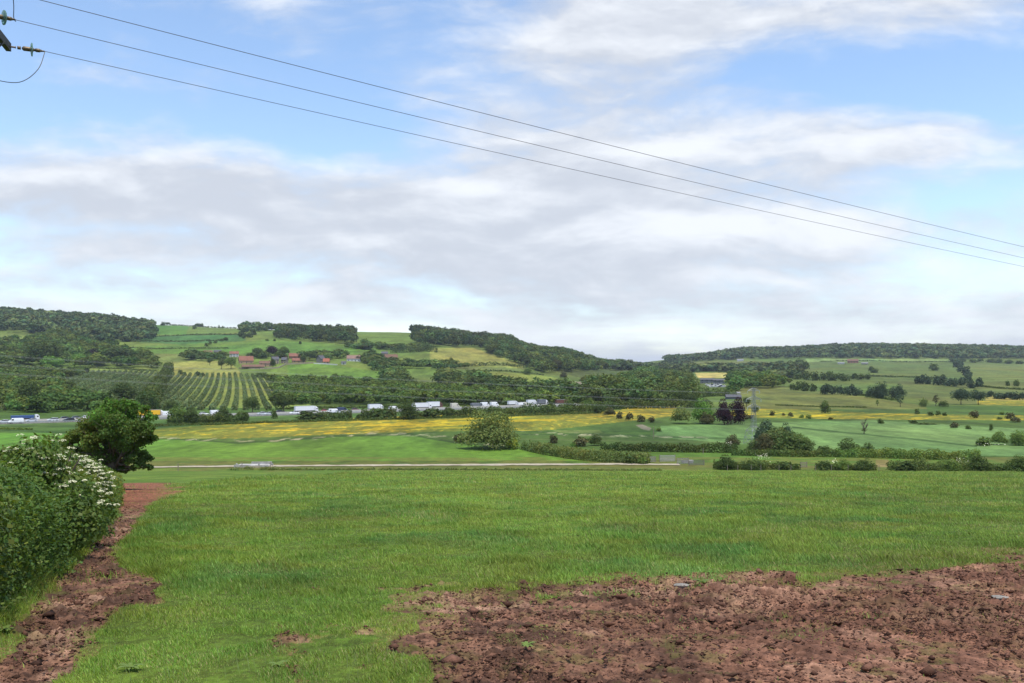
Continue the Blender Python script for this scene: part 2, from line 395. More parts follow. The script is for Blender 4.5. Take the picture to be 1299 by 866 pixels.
    # division of the crop field and drains
    def strip(pts, hw, c, a=1.0):
        xs = np.array([p[0] for p in pts], float); yy = np.array([p[1] for p in pts], float)
        cy = np.interp(px, xs, yy, left=-999, right=-999); wob = (fbm(Xg/6, Yg/30, 3, 91)-.5)*1.6
        m = np.clip(1.2-np.abs(py-cy+wob)/hw, 0, 1)*(Yg > 188); paint(m, c, a)
    strip([(1005, 542), (1080, 549), (1160, 557), (1240, 566)], 1.3, (72, 108, 56))
    strip([(190, 585), (500, 585.6), (720, 585), (900, 583)], .8, (62, 84, 34), .8)
    strip([(-300, 552), (0, 545), (190, 554), (300, 562), (360, 559), (425, 553), (520, 551), (575, 561), (668, 569)], 1.6, (66, 96, 42), .9)
    strip([(660, 551), (800, 552), (980, 558)], 1.3, (64, 98, 44), .8); strip([(660, 557), (850, 560), (1000, 562)], .9, (120, 138, 84), .5)
    strip([(560, 545), (700, 548), (840, 547)], 1.2, (66, 104, 44), .8)
    strip([(1040, 516), (1150, 520), (1299, 527)], .8, (78, 104, 50), .8); strip([(1000, 531), (1160, 533), (1299, 541)], .9, (70, 98, 46), .8)
    strip([(1060, 526), (1200, 530), (1299, 533)], .7, (74, 98, 46), .6)
    strip([(-200, 540), (100, 541), (330, 541), (600, 530), (760, 525)], 1.4, (62, 92, 42), .7)
    # worn pale stones by the gate
    P([(806, 539), (815, 538), (826, 543), (824, 546), (816, 545)], (150, 150, 128)); P([(700, 546), (760, 545), (765, 549), (712, 549)], (120, 146, 76))
    # buttercups: dense drifts, in slanting streaks
    Yl = [([(170, 550), (205, 543), (290, 538), (420, 531), (600, 525), (680, 523), (790, 520), (850, 528), (780, 536), (690, 546), (560, 547), (430, 551), (300, 556), (200, 556)], 1.0),
          ([(786, 521), (800, 514), (860, 514), (868, 526), (826, 531), (800, 528)], 1.0),
          ([(925, 527), (930, 518), (1010, 519), (1110, 524), (1299, 527), (1299, 533), (1100, 532), (960, 530)], .55),
          ([(1240, 513), (1240, 508), (1500, 510), (1500, 519)], .5)]
    for poly, a in Yl:
        ym = inpoly(px, py, poly) & (Yg > 230) & (Yg < 900)
        xr = Xg*.80+Yg*.60; yr = -Xg*.60+Yg*.80
        n = fbm(xr/45, yr/7, 5, 110, .6)*.55+fbm(xr/5, yr/5, 4, 130, .65)*.45
        grad = np.interp(px, [200, 300, 420, 560, 780, 830], [.12, .28, .50, .62, .55, .3])
        if a < 1: grad = grad*0+a
        paint(ym.astype(float), (138, 150, 56), .75)
        m = ym*sstep(n, .62-.22*grad, .70-.16*grad)
        paint(m, (222, 204, 48), .88)
        wf = ym*sstep(fbm(Xg/1.3, Yg/6, 2, 150), .68, .8); paint(wf, (205, 195, 60), .6)
    wht = (Yg > 215) & (Yg < 460) & (py > 540) & (py < 572)
    for ptsy in ([(100, 548), (200, 556), (330, 559), (400, 556), (480, 549), (560, 553), (640, 566)], [(660, 549), (740, 551), (900, 556)]):
        xs = [p[0] for p in ptsy]; yv = [p[1] for p in ptsy]
        cy = np.interp(px, xs, yv, left=-99, right=-99)
        m = np.clip(1-np.abs(py-cy)/3, 0, 1)*sstep(fbm(Xg/2.0, Yg/5, 3, 170), .56, .66); paint(m, (200, 208, 168), .8)
    # texture of pasture in the hills and valley
    v = (fbm(Xg/18, Yg/45, 6, 31, .62)-.5)[..., None]; vy = sstep(Yg, 150, 260)[..., None]
    col *= 1+v*1.15*vy; col[..., 0] *= (1+(fbm(Xg/70, Yg/150, 4, 33)-.5)*.5*vy[..., 0])
    v = (fbm(Xg/3, Yg/14, 3, 37)-.5)[..., None]; col *= 1+v*.6*vy
    # foreground grass soil, patches
    nf = (Yg < 188)
    g0 = L((86, 124, 42)); g1 = L((118, 146, 58)); g2 = L((62, 98, 38)); g3 = L((112, 112, 58))
    a = sstep(fbm(Xg/9, Yg/16, 4, 51), .38, .66)[..., None]; bb = sstep(fbm(Xg/4, Yg/7, 4, 53), .55, .7)[..., None]; cc = sstep(fbm(Xg/6, Yg/9, 4, 57), .60, .74)[..., None]
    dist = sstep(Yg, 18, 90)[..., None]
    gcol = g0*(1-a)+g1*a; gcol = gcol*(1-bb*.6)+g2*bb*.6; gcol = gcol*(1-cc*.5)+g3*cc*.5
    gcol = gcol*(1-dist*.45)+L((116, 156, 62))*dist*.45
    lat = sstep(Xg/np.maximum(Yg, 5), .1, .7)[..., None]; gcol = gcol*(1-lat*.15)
    verge = sstep(py, 600, 594)*0
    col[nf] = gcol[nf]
    ve = ((Yg > 150) & (Yg <= 215) & (py < 597.2+(fbm(Xg/9, Yg*0, 3, 61)-.5)*4)).astype(float)*sstep(fbm(Xg/5, Yg/3, 3, 63), .3, .6)
    paint(ve, (128, 130, 68), .55)
    th_ = (sstep(fbm(Xg/.07, Yg/.10, 3, 301, .7), .42, .62)*(1-sstep(Yg, 14, 40)))[..., None]*nf[..., None]; col[:] = col*(1-.45*th_)+L((74, 78, 38))*.45*th_; col[:] = np.where((nf & (Yg < 40))[..., None], col*(.62+.7*fbm(Xg/.12, Yg/.16, 3, 305, .7))[..., None], col); mud = np.zeros(Xg.shape); nn = Yg < 75
    mud[nn] = mudmask(Xg[nn], Yg[nn])
    m1 = L((140, 111, 93)); m2 = L((94, 75, 64)); m3 = L((180, 153, 131)); m4 = L((150, 114, 95))
    Xn, Yn_ = Xg[nn], Yg[nn]
    cl_big = fbm(Xn/.36, Yn_/.36, 5, 81, .62); cl = np.abs(fbm(Xn/.17, Yn_/.17, 4, 83, .6)-.5)*2; cl2 = fbm(Xn/.05, Yn_/.05, 3, 87)
    zone = sstep(fbm(Xn/2.6, Yn_/2.6, 3, 88), .40, .60)          # churned against trodden flat
    # darker damp churned soil at the left of the patch, paler and redder to the right and on the path
    pxn, pyn = px[nn], py[nn]
    churn = np.clip(.45+.75*zone-.35*sstep(pxn, 950, 1250), .12, 1.1)
    farred = sstep(Yn_, 24, 40)
    e = sstep(cl_big, .42, .62)[:, None]; e3 = sstep(fbm(Xn/.9, Yn_/.9, 4, 85), .52, .66)[:, None]
    mc = m2*e+m1*(1-e); mc = mc*(1-e3*.65)+m3*e3*.65
    redw = (sstep(pxn, 700, 1150)*.5)[:, None]; mc = mc*(1-redw)+m4*redw*.95
    mc = mc*(1-farred[:, None])+L((148, 104, 82))*farred[:, None]
    mc = mc*(.45+1.1*cl2[:, None])
    mm = mud[nn][:, None]
    litter = sstep(fbm(Xn/.3, Yn_/.3, 4, 89), .55, .66)[:, None]*(1-zone[:, None]*.6)*.30
    mc = mc*(1-litter)+L((96, 122, 50))*litter
    colnn = col[nn]; straw = L((122, 124, 66))
    edge = np.clip(mm*(1-mm)*4, 0, 1)*.4; colnn = colnn*(1-mm)+mc*mm; colnn = colnn*(1-edge)+straw*edge
    col[nn] = colnn
    dz = (cl_big-.5)*.16*churn+(cl-.25)*.11*churn+(cl2-.5)*.035
    pits = sstep(fbm(Xn/.32, Yn_/.32, 2, 93), .66, .80)*-.07*churn
    dz = (dz+pits)*np.clip(1-(Yn_-22)/30, .15, 1)
    Zn = Zg[nn]; Zn = Zn+dz*np.clip(mud[nn]*1.1, 0, 1)-.02*mud[nn]; Zg[nn] = Zn
    nr, nc = Xg.shape
    idx = np.arange(nr*nc).reshape(nr, nc)
    quads = np.stack([idx[:-1, :-1], idx[:-1, 1:], idx[1:, 1:], idx[1:, :-1]], -1).reshape(-1, 4)
    me = mesh_np('ground', np.stack([Xg, Yg, Zg], -1).reshape(-1, 3), quads, col.reshape(-1, 3), True, [GM])
    print('ground', nr, nc)
    return struct(link('ground', me))
build_ground()

# ------------------------------------------------------------------ roads and tracks
def ribbon(name, pts, half, mat, lift=.05, n=160, ragged=0.):
    pts = np.array(pts, float); d = np.r_[0, np.cumsum(np.hypot(*np.diff(pts, axis=0).T))]
    s = np.linspace(0, d[-1], n); x = np.interp(s, d, pts[:, 0]); y = np.interp(s, d, pts[:, 1])
    tx = np.gradient(x); ty = np.gradient(y); L_ = np.hypot(tx, ty); nx, ny = -ty/L_, tx/L_
    offs = np.linspace(-half, half, 5); V_ = []
    for k, o in enumerate(offs):
        oo = o+(0 if k in (1, 2, 3) else ragged*(fbm(s/3, s*0+k, 3, 5)-.5)*2)
        X_ = x+nx*oo; Y_ = y+ny*oo; V_.append(np.stack([X_, Y_, ground_z(X_, Y_)+lift], -1))
    V_ = np.stack(V_, 1); idx = np.arange(n*5).reshape(n, 5)
    q_ = np.stack([idx[:-1, :-1], idx[1:, :-1], idx[1:, 1:], idx[:-1, 1:]], -1).reshape(-1, 4)
    return link(name, mesh_np(name, V_.reshape(-1, 3), q_, None, True, [mat]))
TRK = mat_simple('pale_gravel', tuple(np.array(lin((218, 204, 176)))/2.1), .95, 0, .25, .8)
ASPH = mat_simple('asphalt', (.125, .115, .10), .9, 0, .15, .5)
WHT = mat_simple('white_paint', (.75, .75, .72), .6)
tp = []
for px_, py_ in [(-150, 594.5), (60, 594), (180, 593.2), (300, 591.6), (420, 590.8), (560, 590), (700, 589.3), (780, 588.9), (862, 589.4)]:
    Yt = 21*F/(py_-HY); tp.append(((px_-CX)/F*Yt, Yt))
struct(ribbon('gravel_track', tp, 1.55, TRK, .10, 500, 1.0))
RO = np.array([-200., 355.]); RD = np.array([219., 165.]); RD /= np.linalg.norm(RD); RN = np.array([-RD[1], RD[0]])
ROAD_Z = 0.45
def road_at(px, lat):
    """point on the motorway lane at lateral offset lat seen at column px"""
    u = (px-CX)/F; o = RO+RN*lat     # (o.x + s dx) = u (o.y + s dy)
    s = (u*o[1]-o[0])/(RD[0]-u*RD[1]); return o+RD*s
def straight(name, lat0, lat1, s0, s1, z0, z1, mat, n=2):
    mb = MB(); a = RO+RD*s0; c = RO+RD*s1
    p = [a+RN*lat0, a+RN*lat1, c+RN*lat1, c+RN*lat0]
    mb.loft([[(*p[0], z0), (*p[1], z0), (*p[1], z1), (*p[0], z1)], [(*p[3], z0), (*p[2], z0), (*p[2], z1), (*p[3], z1)]])
    return mb.build(name, mat)
struct(straight('motorway', -15, 15, -160, 335, -.5, ROAD_Z, ASPH))
EMB = mat_simple('verge_grass', tuple(np.array(lin((92, 120, 56)))/1.6), .95, 0, .3, .15)
for lat0, lat1, nm in ((-21, -15.01, 'road_verge'), (15.01, 22, 'road_verge')):
    mb = MB(); a = RO-RD*160; c = RO+RD*335; inner, outer = (lat1, lat0) if lat0 < 0 else (lat0, lat1)
    mb.loft([[(*(a+RN*inner), ROAD_Z-.02), (*(a+RN*outer), -.3), (*(a+RN*inner), -.6)], [(*(c+RN*inner), ROAD_Z-.02), (*(c+RN*outer), -.3), (*(c+RN*inner), -.6)]])
    struct(mb.build(nm, EMB))
mb = MB()
for lat in (-11.8, -4.6, 4.6, 11.8):
    for s0 in ([-160] if abs(lat) > 11 or abs(lat) < 2 else np.arange(-160, 335, 9.)):
        s1 = 335 if s0 == -160 and abs(lat) > 11 else s0+3
        a = RO+RD*s0; c = RO+RD*s1; n = len(mb.v)
        for p in (a+RN*(lat-.08), a+RN*(lat+.08), c+RN*(lat+.08), c+RN*(lat-.08)): mb.v.append((*p, ROAD_Z+.006))
        mb.f.append((n, n+3, n+2, n+1))
struct(mb.build('lane_markings', WHT))
GALV = mat_simple('galvanised_steel', (.42, .43, .44), .45, .6, .1, 5)
mb = MB(); a = RO-RD*160; ang = math.atan2(RD[1], RD[0])
for lat in (-14.2,):
    for k in range(0, 495, 3):
        p = RO+RD*(-160+k)+RN*lat; mb.box((p[0], p[1], ROAD_Z+.3), (.1, .1, .6), ang)
    p = RO+RD*87.5+RN*(lat-.06); mb.box((p[0], p[1], ROAD_Z+.55), (495, .06, .3), ang)
tag(mb.build('crash_barrier', GALV), 'grey steel crash barrier along the near edge of the busy motorway', 'crash barrier')
mb = MB(); p = RO+RD*135; mb.loft([[(*(RO-RD*160+RN*o), ROAD_Z+z) for o, z in ((-.4, 0), (-.12, .9), (.12, .9), (.4, 0))], [(*(RO+RD*335+RN*o), ROAD_Z+z) for o, z in ((-.4, 0), (-.12, .9), (.12, .9), (.4, 0))]])
tag(mb.build('concrete_barrier', mat_simple('concrete', (.34, .33, .30), .9)), 'pale concrete barrier between the two carriageways of the motorway', 'barrier')

# ------------------------------------------------------------------ foliage makers
def leaf_quads(P_, N_, size, asp=1.0):
    """one quad per point, facing N_, random spin"""
    n = len(P_); N_ = N_/np.maximum(np.linalg.norm(N_, axis=1, keepdims=True), 1e-6)
    r = rng.normal(size=(n, 3)); A = np.cross(N_, r); A /= np.maximum(np.linalg.norm(A, axis=1, keepdims=True), 1e-6); B = np.cross(N_, A)
    s = (np.broadcast_to(size, (n,)) if np.ndim(size) < 2 else size)[:, None]*.5
    A = A*s*asp; B = B*s
    j = lambda: 1+rng.uniform(-.35, .35, (n, 1))
    V_ = np.stack([P_-A*j()-B*.25, P_-B*j(), P_+A*j()+B*.25, P_+B*j()], 1).reshape(-1, 3)
    return V_, np.arange(n*4).reshape(n, 4)
def rsph(n):
    v = rng.normal(size=(n, 3)); return v/np.linalg.norm(v, axis=1, keepdims=True)
def leafcol(n, base, spread=.28, warm=.18):
    k = base*(1+rng.uniform(-spread, spread, n)); h = rng.uniform(-warm, warm, n)
    c = np.stack([k*(1+h), k, k*(1-h*.6)], -1); return np.repeat(c, 4, 0)
def crown(n, leaf, nl=14, shape='round', lift=0.0, lobe=(.17, .30), inner=.25, jag=.10):
    """unit crown: width 1, height 0..1"""
    cs = []; 
    while len(cs) < nl:
        p = rng.uniform(-1, 1, 3)
        if np.linalg.norm(p) > 1 or np.linalg.norm(p) < .35: continue
        cs.append(p)
    cs = np.array(cs); r = rng.uniform(*lobe, nl)
    if shape == 'bush': cs[:, 2] = np.abs(cs[:, 2])
    cen = np.zeros((nl, 3)); cen[:, :2] = cs[:, :2]*(.5-r[:, None]*.85)
    zc = cs[:, 2]
    if shape == 'round': cen[:, 2] = lift+(1-lift)*(.5+zc*(.5-r*.8))
    elif shape == 'bush': cen[:, 2] = .08+zc*(.9-r)
    elif shape == 'tall': cen[:, 2] = lift+(1-lift)*(.5+zc*(.5-r*.5)); cen[:, :2] *= (1.05-.55*np.abs(zc))[:, None]
    elif shape == 'cone': cen[:, 2] = lift+(1-lift)*(.5+zc*(.5-r*.5)); cen[:, :2] *= (.62-.55*zc)[:, None]; r = r*(.95-.45*zc)
    elif shape == 'flat': cen[:, 2] = .62+zc*.24; 
    w_ = r**2; pick = rng.choice(nl, n, p=w_/w_.sum())
    d = rsph(n); d[:, 2] = np.where(d[:, 2] < -.3, -d[:, 2]*.6, d[:, 2]); d /= np.linalg.norm(d, axis=1, keepdims=True)
    rad = np.where(rng.random(n) < inner, rng.uniform(.3, .85, n), rng.uniform(.85, 1.0+jag, n))*r[pick]
    sz = np.array([1, 1, 1.15]) if shape in ('round', 'bush') else np.array([1, 1, 1.4])
    P_ = cen[pick]+d*rad[:, None]*sz
    P_[:, 2] = np.maximum(P_[:, 2], .01)
    N_ = d+rng.normal(size=(n, 3))*.55; N_[:, 2] += .2
    V_, Q_ = leaf_quads(P_, N_, leaf*rng.uniform(.6, 1.4, n))
    lobc = rng.uniform(.86, 1.14, nl)[pick]
    return V_, Q_, leafcol(n, lobc)
def normu(V_):
    """scale so width is 1 and height 1"""
    w_ = max(np.ptp(V_[:, 0]), np.ptp(V_[:, 1])); V_[:, :2] /= w_; V_[:, 2] /= V_[:, 2].max(); return V_
def crown_me(name, *a, **k):
    V_, Q_, c_ = crown(*a, **k); return mesh_np(name, normu(V_), Q_, c_, False, [LEAF['mid']])
def trunk_me(name, nb=5, bare=False, top=.55):
    mb = MB(); R_ = random.Random(name+str(nb))
    mb.tube([(0, 0, -.05), (.01, 0, .12), (.02, .01, .3), (0, .02, top)], [.045, .033, .027, .014], 7)
    for k in range(nb):
        a = R_.uniform(0, 6.28); z = R_.uniform(.18, top-.05); l = R_.uniform(.25, .42)
        x, y = math.cos(a), math.sin(a)
        mb.tube([(0, 0, z), (x*l*.45, y*l*.45, z+.10), (x*l, y*l, z+.25+.1*R_.random())], [.018, .011, .004], 5)
        if bare:
            for j in range(5):
                b_ = a+R_.uniform(-1.2, 1.2); zz_ = z+.10+.03*j; x2, y2 = math.cos(b_)*.2, math.sin(b_)*.2
                mb.tube([(x*l*.45, y*l*.45, z+.1), (x*l*.45+x2*.6, y*l*.45+y2*.6, zz_+.12), (x*l*.45+x2, y*l*.45+y2, zz_+.24)], [.009, .006, .002], 4)
    return mb.mesh(name, BARK, True)
VAR = {}
for sh, ct in (('round', 5), ('bush', 5), ('tall', 3), ('cone', 2)):
    VAR[sh] = [crown_me('crown_'+sh, 2600, .052, nl=random.randint(14, 22), shape=sh, lift={'round': .13, 'bush': 0, 'tall': .08, 'cone': .08}[sh]) for _ in range(ct)]
VAR['small'] = [crown_me('crown_small', 420, .13, nl=9, shape='bush', lobe=(.22, .36)) for _ in range(5)]
VAR['thin'] = [crown_me('crown_thin', 260, .085, nl=12, shape='tall', lift=.25, lobe=(.09, .16), inner=.1) for _ in range(3)]
VAR['scots'] = [crown_me('crown_open', 360, .09, nl=13, shape='flat', lobe=(.10, .2), inner=.1)]
TRK_ME = [trunk_me('trunk', 5), trunk_me('trunk', 6)]
def plant(name, px, py, wpx, hpx, shape, mat, label, cat, group=None, trunk=None, at=None):
    """a tree or bush whose foot stands on the ground at that spot"""
    x, y, z = gp(px, py) if at is None else (*at, float(ground_z(at[0], at[1])))
    wm, hm = wpx*y/F, hpx*y/F
    me = random.choice(VAR[shape]); rz = random.uniform(0, 6.28)
    if trunk is None: trunk = shape in ('round', 'tall', 'cone', 'thin', 'scots')
    if trunk:
        r = empty(name, (x, y, z-.1), rz); c = link('crown', me, r, scale=(wm, wm, hm)); setmat(c, LEAF[mat])
        link('trunk', random.choice(TRK_ME), r, scale=(hm*.8, hm*.8, hm))
    else:
        r = link(name, me, loc=(x, y, z-.15), rot=(0, 0, rz), scale=(wm, wm, hm)); setmat(r, LEAF[mat])
    return tag(r, label, cat, group)

LOWV = {}
for key, n_, lf, lobes in (('lo', 70, .26, 8), ('md', 260, .135, 12), ('hi', 620, .085, 14)):
    LOWV[key] = []
    for k in range(8):
        V_, Q_, c_ = crown(n_, lf, nl=lobes, shape=('round', 'tall', 'cone')[0 if k < 6 else (1 if k < 7 else 2)], lift=.05, inner=.12); LOWV[key].append((normu(V_), c_))
def wood(name, polys, spacing, hgt, lod, mats, label, cat, ymin=200, ymax=9000, extra=None, maxn=6000, wfac=1.35, hue=.22, kind='stuff', drop=None):
    """a stand of trees growing over the given ground outlines, as one object"""
    pts = []
    for poly in polys:
        xs = [p[0] for p in poly]; ys_ = [p[1] for p in poly]
        n = 60000; px_ = rng.uniform(min(xs), max(xs), n); Yv = np.sqrt(rng.uniform(ymin**2, ymax**2, n)) 
        X_ = (px_-CX)/F*Yv; Z_ = ground_z(X_, Yv); py_ = HY+F*(EZ-Z_)/Yv
        area = (max(xs)-min(xs))/F*(ymax**2-ymin**2)/2
        ok = inpoly(px_, py_, poly)
        X_, Yv, Z_ = X_[ok], Yv[ok], Z_[ok]
        want = int(area*ok.mean()/spacing**2)
        if want > len(X_): 
            # resample around found points
            rep = rng.integers(0, max(len(X_), 1), want); jit = math.sqrt(area/n)
            X_ = X_[rep]+rng.normal(size=want)*jit*.4; Yv = Yv[rep]+rng.normal(size=want)*jit*.4; Z_ = ground_z(X_, Yv)
        else: X_, Yv, Z_ = X_[:want], Yv[:want], Z_[:want]
        pts.append(np.stack([X_, Yv, Z_], -1))
    pts = np.concatenate(pts)
    # keep trees that do not crowd one another
    order = rng.permutation(len(pts)); cell = {}; keep = []
    for i in order:
        k = (int(pts[i, 0]//(spacing*.75)), int(pts[i, 1]//(spacing*.75)))
        if k in cell: continue
        cell[k] = 1; keep.append(i)
    pts = pts[keep][:maxn]
    Vs, Cs, Qs, Ms = [], [], [], []; off = 0; bank = LOWV[lod]
    for x, y, z in pts:
        V_, c_ = bank[rng.integers(len(bank))]
        g_ = rng.uniform(.65, 1.35); h = hgt*g_*rng.uniform(.85, 1.1); w_ = spacing*wfac*g_*rng.uniform(.85, 1.15); a = rng.uniform(0, 6.28)
        ca, sa = math.cos(a), math.sin(a)
        Vt = np.empty_like(V_); Vt[:, 0] = x+(V_[:, 0]*ca-V_[:, 1]*sa)*w_; Vt[:, 1] = y+(V_[:, 0]*sa+V_[:, 1]*ca)*w_; Vt[:, 2] = z-.4+V_[:, 2]*h
        Vs.append(Vt); t_ = rng.uniform(1-hue*1.6, 1+hue*1.4)*(1.55 if rng.random() < .16 else 1); w2 = rng.uniform(-hue, hue)*1.0
        Cs.append(c_*np.array([t_*(1+w2), t_, t_*(1-w2*.5)]))
    V_ = np.concatenate(Vs); c_ = np.concatenate(Cs); Q_ = np.arange(len(V_)).reshape(-1, 4)
    o = link(name, mesh_np(name, V_, Q_, c_, False, [LEAF[mats]])); print(name, len(pts), len(Q_))
    return tag(o, label, cat, None, kind)
def hedge_mesh(name, path, h, wd, leaf, mat, dens=2.4, top=.35, gaps=0., seed=0, zoff=0, hfun=None, maxn=400000, skirts=.75, hue=.2, bscale=1.0):
    """leafy mass along a path; path in metres"""
    path = np.array(path, float); d = np.r_[0, np.cumsum(np.hypot(*np.diff(path, axis=0).T))]; Ltot = d[-1]
    lf = leaf if np.ndim(leaf) else None
    n = int(min(maxn, dens*Ltot*(2*h+wd)/(leaf**2)))
    s = rng.uniform(0, Ltot, n); x = np.interp(s, d, path[:, 0]); y = np.interp(s, d, path[:, 1])
    i = np.clip(np.searchsorted(d, s)-1, 0, len(path)-2); tx = path[i+1]-path[i]; tx /= np.linalg.norm(tx, axis=1, keepdims=True); nx = np.stack([-tx[:, 1], tx[:, 0]], -1)
    B = bscale
    hh = h*(1-top*1.3+2.6*top*fbm(s/(h*1.1*B), s*0+seed, 3, 200+seed, .7)) if hfun is None else hfun(x, y, s)
    th = rng.uniform(-.15, math.pi+.15, n)      # angle round the section
    bulge = .60+.80*fbm(s/(h*.8*B)+seed, th*1.3, 3, 220+seed)
    rr = np.where(rng.random(n) < .25, rng.uniform(.4, .9, n), rng.uniform(.86, 1.06, n))
    ct, st = np.cos(th), np.sin(th)
    sx = np.sign(ct)*np.abs(ct)**.6; sz = np.abs(st)**.7
    lat = sx*wd/2*bulge*rr; zz_ = np.where(st < 0, .02, sz)*hh*(.85+.15*bulge)*rr
    low = rng.random(n) < .3; zz_ = np.where(low, rng.random(n)*hh*.8, zz_)
    lat = np.where(low, np.sign(rng.random(n)-.5)*wd/2*bulge*rr, lat)
    X_ = x+nx[:, 0]*lat; Y_ = y+nx[:, 1]*lat; Z_ = ground_z(X_, Y_)+zz_+zoff
    keep = np.ones(n, bool)
    if gaps > 0: keep = fbm(s/(h*.9), s*0+9, 2, 240+seed) > gaps
    N_ = np.stack([nx[:, 0]*ct, nx[:, 1]*ct, np.abs(st)+.15], -1)+rng.normal(size=(n, 3))*.6
    X_, Y_, Z_, N_ = X_[keep], Y_[keep], Z_[keep], N_[keep]; n = len(X_)
    lobc = .62+.85*fbm(s[keep]/(h*.7*B), th[keep]*1.5, 3, 260+seed)
    V_, Q_ = leaf_quads(np.stack([X_, Y_, Z_], -1), N_, leaf*rng.uniform(.6, 1.4, n))
    c_ = leafcol(n, lobc); hv_ = (fbm(s[keep]/(h*1.6*B), s[keep]*0, 2, 280+seed)-.38)*hue*1.8
    c_ = c_*np.repeat(np.stack([1+hv_, 1+hv_*0, 1-hv_*.5], -1), 4, 0)
    return mesh_np(name, V_, Q_, c_, False, [LEAF[mat]])
def hedge(label, pxs, hpx, wd, mat, name='hedge', cat='hedge', leafpx=1.5, group=None, **k):
    path = [gp(*p)[:2] for p in pxs]; Ym = sum(p[1] for p in path)/len(path)
    me = hedge_mesh(name, path, hpx*Ym/F, wd, leafpx*Ym/F, mat, **k)
    return tag(link(name, me), label, cat, group)
# ------------------------------------------------------------------ woods on the hills
wood('hillside_wood', [[(-200, 425), (-200, 380), (0, 380), (60, 385), (190, 398), (197, 431), (120, 436), (60, 424), (0, 420)]], 12.5, 14, 'lo', 'far',
     'dense dark deciduous wood covering the top of the hill at the far left', 'wood', 1200, 2300, maxn=4500)
wood('valley_side_wood', [[(-150, 468), (-150, 430), (15, 434), (50, 428), (80, 424), (110, 436), (140, 440), (160, 449), (190, 455), (200, 468), (120, 467), (60, 465)]], 13, 12, 'md', 'mid',
     'mixed green trees crowding the slope between the left hill wood and the orchard rows', 'wood', 800, 1600, maxn=1600)
wood('ridge_copse', [[(305, 423), (305, 405), (400, 405), (412, 420), (398, 424), (350, 419)]], 16, 14, 'lo', 'far', 'dark strip of wood standing along the skyline above the village', 'wood', 1500, 2260, maxn=700)
wood('ridge_plantation', [[(350, 430), (352, 420), (450, 424), (448, 437), (400, 433)]], 13, 17, 'md', 'dark', 'dark even-topped block of trees just below the skyline wood above the village', 'wood', 1300, 2100, maxn=500)
wood('summit_wood', [[(527, 439), (522, 418), (540, 400), (650, 400), (652, 443), (600, 441)]], 14, 17, 'md', 'dark', 'domed dark wood on the central summit with its bare field to the left', 'wood', 1200, 2260, maxn=900)
wood('central_slope_wood', [[(612, 445), (622, 430), (700, 435), (790, 458), (800, 466), (760, 470), (690, 473), (640, 456)]], 13, 14, 'md', 'dark', 'long dark wood running down the right flank of the central hill', 'wood', 1000, 2260, maxn=1100)
wood('gap_wood', [[(780, 470), (780, 464), (838, 464), (850, 458), (875, 457), (880, 470)]], 16, 9, 'lo', 'far', 'low line of distant trees filling the gap between the two hills', 'wood', 1400, 3000, maxn=500)
wood('valley_wood', [[(745, 511), (748, 492), (800, 486), (808, 474), (848, 470), (868, 478), (874, 498), (884, 514), (800, 517), (760, 516)]], 12, 13, 'hi', 'dark',
     'large dark wood in the valley behind the brown bushes and the yellow meadow', 'wood', 470, 1350, maxn=700)
wood('right_ridge_wood', [[(842, 460), (850, 449), (880, 445), (960, 435), (1040, 430), (1700, 430), (1700, 456), (1230, 455.5), (1040, 454), (960, 455)]], 14.5, 15, 'lo', 'far',
     'continuous dark wood along the top of the ridge on the right', 'wood', 2000, 3300, maxn=9000)
wood('foot_wood', [[(860, 474), (880, 466), (966, 468), (1010, 468), (1020, 480), (1000, 486), (965, 482), (930, 472.0), (884, 472.0)]], 16, 12, 'lo', 'far', 'dark wooded strip below the first pale field of the right ridge', 'wood', 1200, 2300, maxn=700)
wood('car_yard_wood', [[(926, 500), (928, 482), (965, 480), (1000, 487), (985, 492), (945, 494)]], 13, 11, 'md', 'mid', 'green trees between the parked car yard and the olive hill field', 'wood', 600, 1200, maxn=260)
wood('young_woodland', [[(352, 522), (345, 485), (420, 483), (500, 490), (560, 494), (640, 497), (740, 506), (745, 516), (600, 517), (480, 521)]], 7.0, 6.5, 'md', 'mid',
     'dense young woodland covering the slope just behind the motorway', 'young woodland', 540, 1000, maxn=3200, wfac=1.3, hue=.14)
wood('roadside_thicket', [[(-150, 527), (-150, 466), (100, 465), (112, 474), (70, 485), (95, 500), (140, 522), (60, 527)]], 8.5, 8, 'md', 'mid', 'thick green scrub behind the motorway at the left edge below the orchard', 'thicket', 440, 1000, maxn=1500, hue=.2)
wood('dark_copse', [[(556, 492), (556, 478), (600, 482), (640, 492), (700, 497), (740, 503), (735, 510), (600, 497)]], 11, 11, 'md', 'dark', 'dark belt of full grown trees above the young woodland right of the village', 'copse', 600, 1100, maxn=420)
wood('village_trees', [[(318, 449), (362, 449), (366, 455), (320, 456)], [(222, 455), (240, 452), (262, 452), (285, 454), (285, 458), (240, 458)],
                       [(385, 455), (400, 449), (440, 450), (440, 455), (400, 458)], [(455, 457), (468, 452), (484, 452), (486, 458), (520, 462), (560, 464), (600, 467), (560, 470), (500, 467), (465, 463)], [(470, 466), (510, 470), (520, 488), (495, 486)],
                       [(430, 437), (545, 441), (548, 445), (440, 443)]], 12, 9, 'md', 'dark',
     'dark garden trees and copses growing round the village houses', 'village trees', 800, 1500, maxn=420)
